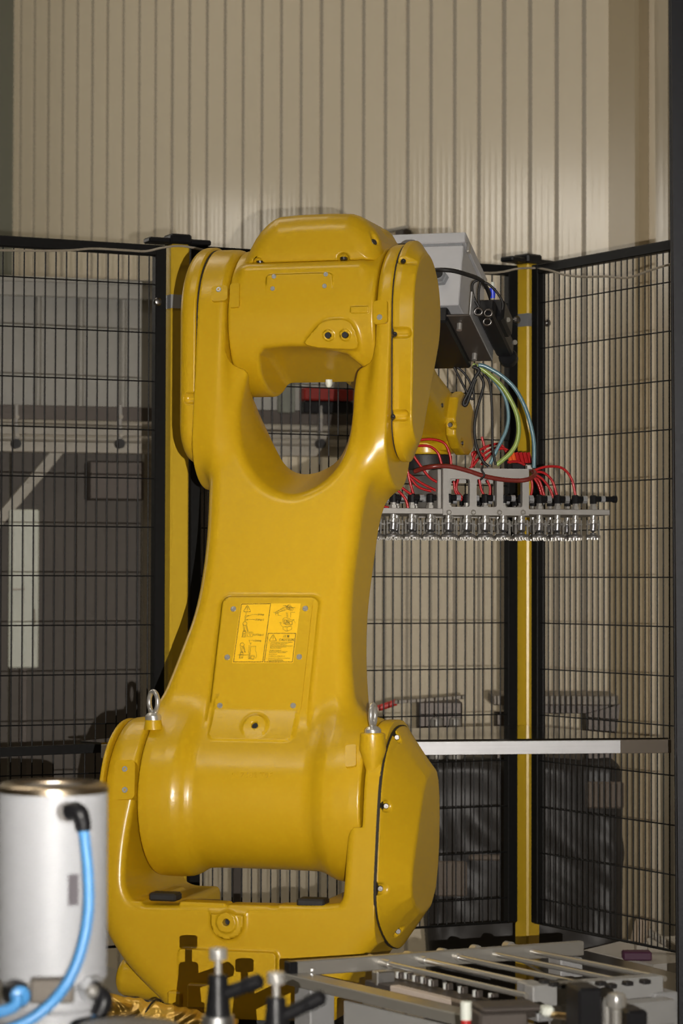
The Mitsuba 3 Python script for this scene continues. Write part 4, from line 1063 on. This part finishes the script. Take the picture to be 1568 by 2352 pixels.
# near frame: aluminium profile, parallel to the far rail
n0, n1 = cz(1213, 2262, .885), cz(1512, 2238, .885)
M_PROF = mat('profile_alu', prin((.36, .357, .35), .5, .35))
cbox(n0, n1, .026, .030, 'near_profile', M_PROF)
cbox(n0 + C1 * .085 + C2 * .045 - ZV * .026, n1 - C1 * .01 + C2 * .045 - ZV * .026, .030, .034, 'near_profile', M_PROF)
for i, (px, py) in enumerate(((852, 2205), (936, 2197), (1013, 2190), (1089, 2182), (1165, 2174))):
    p = cz(px, py, .875)
    q_ = n0 + C2 * -.018 - p; den = RD[0] * C1[1] - RD[1] * C1[0]; L_ = (q_[0] * C1[1] - q_[1] * C1[0]) / den
    L_ += .045 if i == 0 else .012 if i == 1 else 0
    rr = add(CV + '__roller', rod(p, p + RD * L_, .0043, 12), M_CHROME)
    add(rr + '__hub', join(rod(p - RD * .004, p + RD * .010, .0085, 14), rod(p + RD * .010, p + RD * .05, .0062, 14)), M_STEEL)
for px, py in ((1250, 2258), (1272, 2264), (1293, 2268), (1380, 2262), (1404, 2268), (1442, 2262), (1482, 2258)):
    add(CV + '__clip', box(.012, .012, .006, frame(cz(px, py, .885) + ZV * .002, C1, np.cross(ZV, C1), ZV), .001), M_RUB)
add(CV + '__end_block', box(.026, .06, .05, frame(cz(1228, 2292, .86) + ZV * -.004, C1, np.cross(ZV, C1), ZV), .002), M_ZINC)
# lower track with a row of bright bolt heads
t0_, t1_ = cz(905, 2262, .855), cz(1085, 2306, .855)
cbox(t0_, t1_ + nrm(t1_ - t0_) * .1, .016, .012, 'belt_strip', mat('belt_beige', prin((.50, .42, .36), .6)))
for px, py in ((913, 2241), (932, 2243), (951, 2249), (970, 2253), (988, 2259), (1022, 2267), (1056, 2275), (1090, 2284), (1126, 2291)):
    add(CV + '__bolt_head', box(.006, .005, .010, frame(cz(px, py + 6, .855) + ZV * .005, C1, np.cross(ZV, C1), ZV), .001), M_CHIP)
    add(CV + '__spacer', box(.006, .010, .010, frame(cz(px + 10, py + 7, .855) + ZV * .005, bd_, np.cross(ZV, bd_), ZV), .001), M_DZINC)
cbox(cz(868, 2247, .853), cz(868, 2247, .853) + bd_ * .34, .05, .012, 'track_base', M_DZINC)
add(CV + '__stop_block', box(.03, .02, .022, frame(cz(880, 2246, .858), C1, np.cross(ZV, C1), ZV), .002), M_ALU)
# legs and side panel
lg = cz(722, 2250, .85)
add(CV + '__leg', box(.044, .044, .848, frame([lg[0], lg[1], .424], nrm([.82, .57, 0]), nrm([-.57, .82, 0]), ZV), .002), M_LEG)
for q in (cz(1336, 2161) - C1 * .03, b1 - bd_ * .03, n1):
    add(CV + '__leg', box(.040, .040, .862, frame([q[0], q[1], .431], C1, np.cross(ZV, C1), ZV), .002), M_LEG)
pp = b0 + bd_ * .40
sp0, sp1 = b0 + bd_ * .13, b0 + bd_ * .68
add(CV + '__side_panel', box(np.linalg.norm(sp1 - sp0), .006, .45, frame([*((sp0 + sp1) / 2)[:2], .62], bd_, np.cross(ZV, bd_), ZV), .001), mat('panel_light', prin((.32, .315, .305), .4)))
# small machine parts standing on the near frame
DV = thing('clamp_unit', 'black block with a round chrome knob clamped to the conveyor front', 'clamp')
def bp(px0, px1, py0, py1, Y, dep, name, bs, th=DV, c=.003):
    a, b = at(px0, py1, Y), at(px1, py0, Y)
    add(th + '__' + name, box(b[0] - a[0], dep, b[2] - a[2], yaw((a + b) / 2 + [0, dep / 2, 0], math.radians(14)), c), bs)
bp(1316, 1374, 2270, 2420, 3.05, .05, 'block', M_BLACKP)
bp(1428, 1478, 2322, 2420, 3.05, .05, 'side_block', M_BLACKP)
kb = at(1415, 2300, 3.02)
add(DV + '__knob', lathe([(0, -.08), (.0062, -.08), (.0062, -.010), (.0112, -.006), (.0125, .002), (.0100, .009), (0, .012)], frame(kb, *np.eye(3)), 24), M_CHROME, 40)
kb = at(1394, 2305, 3.06)
add(DV + '__pin', lathe([(0, -.08), (.006, -.08), (.006, 0), (.004, .007), (0, .008)], frame(kb, *np.eye(3)), 16), M_CHROME, 40)
add(DV + '__rod', rod(at(1262, 2330, 3.15), at(1330, 2338, 3.1), .0042, 10), mat('brass', prin((.60, .42, .20), .25, 1.0)))
bp(1243, 1270, 2313, 2336, 3.14, .02, 'white_block', M_WHITE)
SN = thing('light_sensor', 'small grey sensor housing with a white cylinder on the conveyor', 'sensor')
bp(1088, 1205, 2326, 2420, 3.14, .05, 'housing', M_DZINC, SN)
bp(1092, 1238, 2312, 2326, 3.14, .05, 'cover', M_DZINC, SN)
c_ = at(1070, 2342, 3.10)
add(SN + '__cylinder', lathe([(0, -.0), (.0068, 0), (.0068, .022), (0, .022)], frame(c_, *np.eye(3)), 16), M_WHITE)
add(SN + '__red_ring', lathe([(0, -.006), (.0062, -.006), (.0062, 0), (0, 0)], frame(c_, *np.eye(3)), 16), mat('ring_red', prin((.4, .02, .02), .4)))
add(SN + '__stem', lathe([(0, -.06), (.006, -.06), (.006, -.006), (0, -.006)], frame(c_, *np.eye(3)), 16), M_ALU)
# flat steel ledge between conveyor and fence
LG = thing('steel_ledge', 'flat stainless ledge between the conveyor and the right fence', 'ledge')
lz = .598
lp = [cz(x, y, lz)[:2] for x, y in ((1190, 2200), (1345, 2184), (1500, 2222), (1600, 2248), (1600, 2330), (1300, 2262))]
add(LG + '__plate', extrude([tuple(p) for p in lp], .006, frame([0, 0, lz - .006], *np.eye(3))), mat('ledge_steel', prin((.45, .42, .37), .2, 1.0)), False)
lc = np.mean(lp, 0)
for s in (-.2, .2):
    add(LG + '__leg', box(.03, .03, lz - .006, frame([lc[0] + s * .8, lc[1] - s * .3, (lz - .006) / 2], *np.eye(3)), .002), M_DZINC)

# ------------------------------------------------------------------ foreground: near post, cylinder, levers
p0, p1 = at(1538, 0, 4.7), at(1556, 2352, 4.7)
zx = nrm(p0 - p1)
np_b = p1 - zx * (p1[2] / zx[2]); ln = 2.9
Mp = frame(np_b + zx * ln / 2 + np.array([.0225, 0, 0]), np.cross([0, 1, 0], zx), np.array([0, 1, 0]), zx)
NPo = thing('door_post', 'dark grey vertical frame post at the right edge of the view', 'post')
grv = Polygon([(-.0225, -.0225), (.0225, -.0225), (.0225, .0225), (-.0225, .0225)])
for a in range(4):
    g = trimesh.transformations.rotation_matrix(a * math.pi / 2, (0, 0, 1))
    q = [(-.004, -.03), (.004, -.03), (.004, -.018), (-.004, -.018)]
    grv = grv.difference(Polygon([tuple((g @ [x, y, 0, 1])[:2]) for x, y in q]))
add(NPo + '__profile', extrude(grv, ln, Mp @ trimesh.transformations.translation_matrix((0, 0, -ln / 2))), M_NEARP, False)
add(NPo + '__foot', box(.10, .10, .012, frame(np_b + [.0225, 0, .006], *np.eye(3)), .002), M_NEARP)

CYY = 2.45
def fg(px, py, Y=CYY): return at(px, py, Y)
cc = fg(108, 1815); cr = 127 / F * CYY * 1.0
CY = thing('air_cylinder', 'fat silver pneumatic cylinder standing in the left foreground', 'cylinder')
ztop = float(cc[2]); zcl = float(fg(108, 2262)[2])
cO = [cc[0], cc[1] + cr, 0]
add(CY + '__barrel', lathe([(0, zcl), (cr, zcl), (cr, ztop - .006), (cr - .002, ztop - .002), (0, ztop - .002)], frame(cO, *np.eye(3)), 72), M_CYL, 40)
add(CY + '__top_ring', lathe([(cr - .012, ztop - .006), (cr + .0006, ztop - .006), (cr + .0006, ztop), (cr - .004, ztop + .003), (cr - .012, ztop + .003)], frame(cO, *np.eye(3)), 72), mat('bronze_ring', prin((.50, .40, .28), .3, 1.0)), 40)
add(CY + '__lower_cap', lathe([(0, zcl - .16), (cr + .001, zcl - .16), (cr + .001, zcl - .030), (cr - .004, zcl - .026), (cr - .004, zcl), (0, zcl)], frame(cO, *np.eye(3)), 72), M_CYL, 40)
def surf(px, py, r=cr):       # point on the barrel under a pixel
    d = ray(px, py); o = CAM - np.array([cO[0], cO[1], CAM[2]])
    a, b, c = d[0] ** 2 + d[1] ** 2, 2 * (o[0] * d[0] + o[1] * d[1]), o[0] ** 2 + o[1] ** 2 - r * r
    t = (-b - math.sqrt(max(b * b - 4 * a * c, 0))) / (2 * a)
    p = CAM + d * t
    return p, nrm([p[0] - cO[0], p[1] - cO[1], 0])
p, n = surf(168, 2044)
add(CY + '__type_label', box(.0105, .0008, .030, frame(p + n * .0003, np.cross(ZV, n) * -1, -n, ZV), 0), mat('label_dark', prin((.10, .09, .10), .5)), False)
p, n = surf(120, 2272, cr)
add(CY + '__port_block', box(.042, .016, .024, frame(p + n * .004, -np.cross(ZV, n), -n, ZV), .002), mat('port_bronze', prin((.075, .062, .048), .5, .3)))
add(CY + '__foot', lathe([(0, 0), (cr + .03, 0), (cr + .03, .02), (cr, .03), (cr, zcl - .16), (0, zcl - .16)], frame(cO, *np.eye(3)), 48), M_CYL)
# top elbow fitting
EF = thing('elbow_fitting', 'black elbow fitting with silver collar near the top of the air cylinder', 'fitting')
p, n = surf(150, 1864)
add(EF + '__collar', lathe([(0, -.002), (.0085, -.002), (.0095, .002), (.0095, .010), (0, .010)], zframe(p, n), 20), M_BOLT)
k = p + n * .012
e1_ = fg(183, 1868, float(p[1]) - .018); e2_ = fg(192, 1908, float(p[1]) - .018)
add(EF + '__body', tube(spline([k, k + (e1_ - k) * .6 + [0, 0, .002], e1_, (e1_ + e2_) / 2 + [.001, 0, 0], e2_], 24), [.0085 - .0014 * max(0, (i - 12) / 12) for i in range(24)], 14), M_BLACKP, 50)
EF2 = thing('elbow_fitting', 'black elbow fitting with silver nut at the foot of the air cylinder', 'fitting')
p, n = surf(205, 2268)
add(EF2 + '__nut', lathe([(0, -.004), (.014, -.004), (.014, .006), (.010, .010), (0, .010)], zframe(p, nrm(n + [.3, -.4, .1])), 6), M_ZINC)
k2_ = fg(222, 2278, float(p[1]) - .015); m2_ = fg(240, 2296, float(p[1]) - .022); m3_ = fg(226, 2334, float(p[1]) - .024)
add(EF2 + '__body', tube(spline([p + n * .008, k2_, m2_, m3_], 24), .0082, 14), M_BLACKP, 50)
add(EF2 + '__ball', lathe([(0, -.006), (.006, -.006), (.007, 0), (.005, .005), (0, .007)], zframe(fg(212, 2278, float(p[1]) - .024), [0, -1, .2]), 18), M_STEEL, 50)
Yh = float(e2_[1])
solo('blue_air_hose', tube(spline([e2_ + (e2_ - e1_) * -.1] + [at(x, y, Yh + d) for x, y, d in ((196, 1935, 0), (203, 2010, -.004), (204, 2080, -.006), (196, 2145, -.01), (178, 2210, -.014), (150, 2265, -.02), (112, 2310, -.028), (65, 2345, -.034), (10, 2368, -.04), (-60, 2385, -.045))], 70), .0052, 14), M_BLUE, 'light blue air hose bending down from the upper elbow fitting across the silver cylinder', 'hose')
solo('blue_air_hose', tube(spline([m3_ + (m2_ - m3_) * .1, m3_, at(213, 2356, float(m3_[1]) - .002), at(190, 2400, float(m3_[1]) - .004), at(150, 2450, float(m3_[1]))], 24), .0052, 14), M_BLUE, 'short blue air hose leaving the lower elbow fitting', 'hose')
p, n = surf(36, 2280)
RF = thing('push_fitting', 'round black push-in fitting with blue ring at the lower left edge', 'fitting')
add(RF + '__body', lathe([(0, -.004), (.013, -.004), (.013, .014), (.010, .018), (0, .018)], zframe(p, [.35, -1, 0]), 24), M_BLACKP)
add(RF + '__blue_ring', lathe([(0, .016), (.0095, .016), (.0095, .022), (.006, .024), (0, .024)], zframe(p, [.35, -1, 0]), 24), M_BLUE)
add(RF + '__stub', rod(fg(58, 2272, float(p[1]) - .006), fg(78, 2274, float(p[1]) - .006), .007, 12), M_STEEL)
solo('blue_air_hose', tube(spline([at(x, y, float(p[1]) - .024) for x, y in ((40, 2285), (38, 2305), (20, 2318), (-10, 2326), (-60, 2335))], 24), .0055, 14), M_BLUE, 'blue air hose running left out of the round push-in fitting', 'hose')

# clamping levers
def lever(px, py_top, py_hub, tip, Y, label, Hs):
    k = thing('clamping_lever', label, 'lever')
    top, hub = at(px, py_top, Y), at(px, py_hub, Y)
    hub[0] = top[0]
    add(k + '__screw', lathe([(0, hub[2] - top[2]), (.0036, hub[2] - top[2]), (.0036, -.012), (.0088, -.012), (.0092, -.010), (.0092, -.001), (.008, 0), (.004, 0), (.004, -.006), (0, -.006)], frame(top, *np.eye(3)), 20), M_STEEL)
    add(k + '__hub', lathe([(0, -Hs), (.0135, -Hs), (.0125, -.03), (.0105, -.012), (.0100, 0), (.0085, .002), (0, .002)], frame(hub, *np.eye(3)), 24), M_BLACKP, 40)
    q = at(*tip, Y - .01)
    s_ = hub + np.array([.006, 0, -.018]); d = nrm(q - s_)
    add(k + '__handle', tube(np.array([s_ + (q - s_) * t for t in np.linspace(0, 1, 14)]), [.0075 - .001 * t + (.0012 if t > .55 else 0) - (.005 if t > .97 else 0) for t in np.linspace(0, 1, 14)], 12), M_BLACKP, 50)
    return hub
hb = lever(501, 2177, 2243, (604, 2250), 2.62, 'nearer black clamping lever with silver screw in front of the robot base', .040)
hb2 = lever(634, 2232, 2294, (747, 2286), 2.55, 'lower black clamping lever with silver screw beside the conveyor leg', .050)
TBH = thing('fixture_plate', 'grey fixture plate carrying the clamping levers at the bottom edge', 'plate')
fzp = float(hb[2]) - .040
add(TBH + '__boss', lathe([(0, -.06), (.0165, -.06), (.0165, 0), (0, 0)], frame(hb - [0, 0, .040], *np.eye(3)), 24), M_ALU)
zp = fzp - .045
add(TBH + '__plate', box(.24, .16, .016, frame([float(hb[0]) + .05, 2.57, zp - .012], *np.eye(3)), .002), M_DZINC)
add(TBH + '__boss', lathe([(0, zp - float(hb2[2]) - .004), (.0165, zp - float(hb2[2]) - .004), (.0165, -.05), (0, -.05)], frame(hb2, *np.eye(3)), 24), M_DZINC) if float(hb2[2]) - .05 > zp else None
for sx in (-.09, .13):
    add(TBH + '__leg', box(.03, .03, zp - .02, frame([float(hb[0]) + .05 + sx, 2.60, (zp - .02) / 2], *np.eye(3)), .002), M_DZINC)
# round beige cover at the bottom edge, and the gold-yellow cover beyond
dc = at(295, 2396, 2.25)
solo('round_cover', lathe([(0, -float(dc[2])), (.035, -float(dc[2])), (.052, -.03), (.052, .002), (.044, .016), (.026, .0195), (0, .0205)], frame(dc, *np.eye(3)), 40), mat('beige_plastic', prin((.115, .105, .09), .5)), 'rounded beige cover peeping in at the bottom edge beside the silver cylinder', 'cover', None, 40)

wb0 = on_plane(905, 528, hall(0, .02, 0), E2)
wb = thing('wall_bracket', 'small pale angle bracket on the clad wall just above the grey enclosure', 'bracket')
add(wb + '__arm', box(.16, .012, .012, frame(wb0, E1, E2, np.cross(E1, E2)), .002), M_BEAM)
add(wb + '__block', box(.05, .03, .03, frame(wb0 - ZV * .022 + E1 * -.05, E1, E2, np.cross(E1, E2)), .003), M_DZINC)

# ------------------------------------------------------------------ warning plate on the lower arm (flat print)
LN = NF - .0083
def lp(px, py): return pA(px, py, LN)
MLP = lambda off: frame(J2 + AN * (LN - off), RU, AT, -AN)       # local x = u, y = t, z towards the viewer
LPK = add(ROBOT + '__label_plate', extrude([lp(*p) for p in ((536, 1384), (714, 1384), (718, 1389), (691, 1634), (685, 1639), (504, 1639), (500, 1634), (531, 1388))], .0016, MLP(.0006)), M_YEL, False)
for x, y in ((537, 1400), (702, 1399), (523, 1511), (688, 1510), (506, 1622), (674, 1622)):
    u, t = lp(x, y)
    add(LPK + '__screw', lathe([(0, 0), (.0050, 0), (.0050, .0018), (.0038, .0030), (.0018, .0030), (.0016, .0018), (0, .0018)], MLP(.0022) @ trimesh.transformations.translation_matrix((u, t, 0)), 16), M_STEEL)
z1_, z2_ = .0023, .0026
add(LPK + '__sticker', extrude([lp(*p) for p in ((554, 1387), (691, 1387), (674, 1524), (534, 1524))], .0002, MLP(z1_ - .0001)), M_STICK, False)
def Z5(pts): return [lp(x / 8.711 + 540, y / 8.711 + 1340) for x, y in pts]
def Z6(pts): return [lp(x / 6.533 + 500, y / 6.533 + 1360) for x, y in pts]
def strokes(lines, w):
    out = []
    for L in lines:
        for a, b in zip(L[:-1], L[1:]):
            a, b = np.array(a), np.array(b); d = b - a; n_ = np.linalg.norm(d)
            if n_ < 1e-6: continue
            d /= n_; q = np.array([-d[1], d[0]]) * w / 2; a = a - d * w * .3; b = b + d * w * .3
            out.append(extrude([a - q, b - q, b + q, a + q], .00015, None))
    return out
def put(name, lines, w, z=z2_): return add(LPK + '__' + name, join(strokes(lines, w)).apply_transform(MLP(z)), M_PRINT, False)
PXM = .00077                                               # metres per photo pixel on the plate
put('print_frame', [Z5([(135, 425), (717, 417), (558, 1582), (-25, 1582), (135, 425)])], 1.25 * PXM)
put('print_frame', [Z5([(668, 1010), (1221, 1010), (1150, 1582), (592, 1582), (668, 1010)])], 1.25 * PXM)
tri = lambda x, y, s=1: [Z5([(x, y), (x + 58 * s, y + 105 * s), (x + 50 * s, y + 122 * s), (x - 72 * s, y + 122 * s), (x - 80 * s, y + 105 * s), (x - 10 * s, y)]), Z5([(x - 3, y + 30), (x - 8, y + 78)]), Z5([(x - 9, y + 95), (x - 10, y + 100)])]
put('print_triangle', tri(258, 455), 1.0 * PXM); put('print_triangle', tri(772, 1040), 1.0 * PXM)
sm = .62 * PXM
# crane sketch, lifting sketch and forklift sketch
def mini(ox, oy):
    o = lambda pts: Z5([(x + ox, y + oy) for x, y in pts])
    ring = [(40 * math.cos(a), 38 * math.sin(a)) for a in np.linspace(0, 2 * np.pi, 14)]
    return [o(ring), o([(-38, 10), (-25, 130), (-35, 160), (-60, 270), (10, 270), (20, 160), (-10, 120), (5, 40)]), o([(30, 20), (60, 140), (68, 150), (50, 150), (20, 40)]), o([(40, 50), (50, 110)]), o([(-35, 165), (20, 160)]), o([(-50, 200), (14, 195)]), o([(-40, 215), (-45, 265)]), o([(-10, 215), (-10, 265)]), o([(-25, 130), (15, 150), (20, 165)]), o([(-20, 145), (5, 160)])]
put('print_drawing', mini(203, 815) + mini(148, 1235), sm * 1.25)
put('print_drawing', [Z5([(225, 585), (218, 650)]), Z5([(205, 655), (230, 655), (232, 690), (205, 690), (205, 655)]), Z5([(208, 695), (195, 775)]), Z5([(218, 695), (212, 775)]),
     Z5([(240, 665), (320, 645), (360, 630), (440, 632)]), Z5([(240, 665), (275, 650)]), Z5([(245, 672), (275, 662)]), Z5([(225, 742), (290, 732), (380, 730)]), Z5([(225, 742), (262, 730)]), Z5([(225, 744), (262, 742)]),
     Z5([(250, 985), (360, 985), (355, 1075), (248, 1075), (250, 985)]), Z5([(300, 1060), (302, 1030), (280, 1010), (300, 985), (330, 1005), (315, 1030), (308, 1060)]), Z5([(362, 1028), (400, 1028)]),
     Z5([(60, 1440), (270, 1442)]), Z5([(285, 1250), (270, 1520), (295, 1520), (325, 1255)]), Z5([(305, 1245), (290, 1520)]), Z5([(285, 1145), (375, 1150)]), Z5([(285, 1145), (318, 1235)]), Z5([(300, 1185), (322, 1230), (325, 1200)]),
     Z5([(330, 1270), (425, 1270), (410, 1340), (430, 1400), (435, 1480), (415, 1515)]), Z5([(300, 1520), (320, 1525)]), Z5([(355 + 45 * math.cos(a), 1490 + 45 * math.sin(a)) for a in np.linspace(0, 2 * np.pi, 16)]), Z5([(355 + 30 * math.cos(a), 1490 + 30 * math.sin(a)) for a in np.linspace(0, 2 * np.pi, 14)])], sm)
# robot drawing at the upper right
ring = lambda x, y, r, k=1.0, n=14: Z5([(x + r * math.cos(a), y + r * k * math.sin(a)) for a in np.linspace(0, 2 * np.pi, n)])
put('print_drawing', [ring(1085, 490, 52), ring(1075, 480, 30), ring(1130, 520, 38), Z5([(1035, 455), (960, 500), (820, 580), (835, 612), (900, 575), (975, 560), (1040, 530)]), Z5([(860, 570), (1030, 480)]), Z5([(880, 585), (1000, 530)]), ring(838, 592, 22),
     Z5([(1030, 590), (1045, 690)]), Z5([(1120, 590), (1118, 690)]), Z5([(1050, 600), (1060, 680)]), ring(1015, 760, 60, 1.1), ring(1010, 770, 35), Z5([(1060, 700), (1150, 750), (1150, 830), (1090, 870), (990, 870)]), ring(1115, 800, 35), Z5([(1040, 740), (1110, 840)]), Z5([(1000, 830), (1080, 840)]),
     Z5([(965, 880), (1060, 885), (1135, 870), (1138, 925), (1040, 968), (965, 930), (965, 880)]), Z5([(1045, 895), (1042, 965)]), Z5([(960, 925), (985, 940)]), Z5([(1110, 940), (1140, 920)]),
     Z5([(930, 790), (915, 830), (960, 880)]), Z5([(890, 795), (930, 790)]), Z5([(1150, 735), (1185, 760), (1215, 800)]), Z5([(1155, 745), (1190, 730)]), Z5([(1150, 500), (1210, 490)]), Z5([(1130, 590), (1205, 590)]), Z5([(770, 600), (800, 590), (820, 640)]), Z5([(865, 650), (935, 655)]), Z5([(870, 600), (865, 640)]), Z5([(1010, 460), (970, 455)])], sm * 1.1)
put('print_drawing', [Z5([(1000 + i * 9, 450 + (i * 37) % 60), (1050 + i * 12, 470 + (i * 53) % 90)]) for i in range(10)] + [Z5([(960 + i * 14, 720 + (i * 41) % 90), (1000 + i * 13, 760 + (i * 29) % 80)]) for i in range(10)], sm * .9)
def ltext(s, x, y, hpx, bold=False):
    m = meshkit.text_mesh(s, hpx * PXM, .00015, bold); u, t = lp(x, y)
    m.apply_translation((u, t, 0)); m.apply_transform(MLP(z2_)); return m
for s, x, y in (('>300kg', 588.5, 1414.3), ('>250kg×2', 582.5, 1426.0), ('>150kg×2', 581.5, 1460.8), ('>300kg', 582, 1474.5)):
    add(LPK + '__print_text', ltext(s, x, y, 3.6, True), M_PRINT, False)
add(LPK + '__print_text', ltext('CAUTION', 641, 1473.2, 5.4, True), M_PRINT, False)
k1 = [Z5([(x, y) for x, y in L]) for L in ([(975, 1050), (985, 1057)], [(968, 1068), (978, 1075)], [(965, 1092), (985, 1080)], [(1008, 1044), (1014, 1050)], [(992, 1056), (1028, 1055)], [(996, 1073), (1026, 1072)], [(988, 1092), (1030, 1092)], [(1010, 1056), (1009, 1092)],
     [(1066, 1042), (1066, 1048)], [(1046, 1049), (1088, 1048)], [(1056, 1052), (1059, 1057)], [(1078, 1051), (1074, 1057)], [(1042, 1059), (1092, 1058)], [(1050, 1064), (1084, 1064), (1083, 1076), (1050, 1076), (1050, 1064)], [(1050, 1070), (1083, 1070)], [(1042, 1086), (1046, 1080)], [(1054, 1080), (1056, 1090), (1078, 1091), (1080, 1086)], [(1066, 1079), (1070, 1083)], [(1086, 1080), (1092, 1086)])]
put('print_text', k1, .55 * PXM)
random.seed(5)
fine = []
for y, x0, x1 in ((1190, 725, 1160), (1212, 715, 1065), (1238, 712, 1035), (1262, 708, 1160), (1283, 706, 1035), (1306, 700, 930), (1350, 700, 930), (1373, 690, 1050), (1396, 688, 1015), (1430, 680, 850), (1465, 676, 1000), (1508, 668, 1110), (1538, 664, 960), (1560, 660, 965)):
    x = x0
    while x < x1:
        w = random.choice((14, 22, 30, 40))
        fine.append(Z5([(x, y), (min(x + w, x1), y)])); x += w + 9
for y, x in ((1192, 676), (1350, 650), (1508, 630)): fine.append(Z5([(x, y), (x + 8, y)]))
put('print_fine_lines', fine, .9 * PXM)
# cast part number standing proud on the barrel, and on the elbow's text pad
def cast_text(parent, txt, fn, M, px, py, hgt, right, bold=True):
    p, n = hit(fn, M, px, py)
    P_, N_ = M[:3, :3] @ p + M[:3, 3], M[:3, :3] @ n
    x = nrm(right - N_ * np.dot(right, N_)); y = np.cross(N_, x)
    m = meshkit.text_mesh(txt, hgt, .0022, bold)
    add(ROBOT + parent + '__cast_text', m.apply_transform(frame(P_ - N_ * .0008, x, y, N_)), M_YEL, False)
cast_text('__lower_arm', 'A17381 T0F', lower_arm, MA, 528, 1785, .0088, RU + np.array([0, 0, .012]))
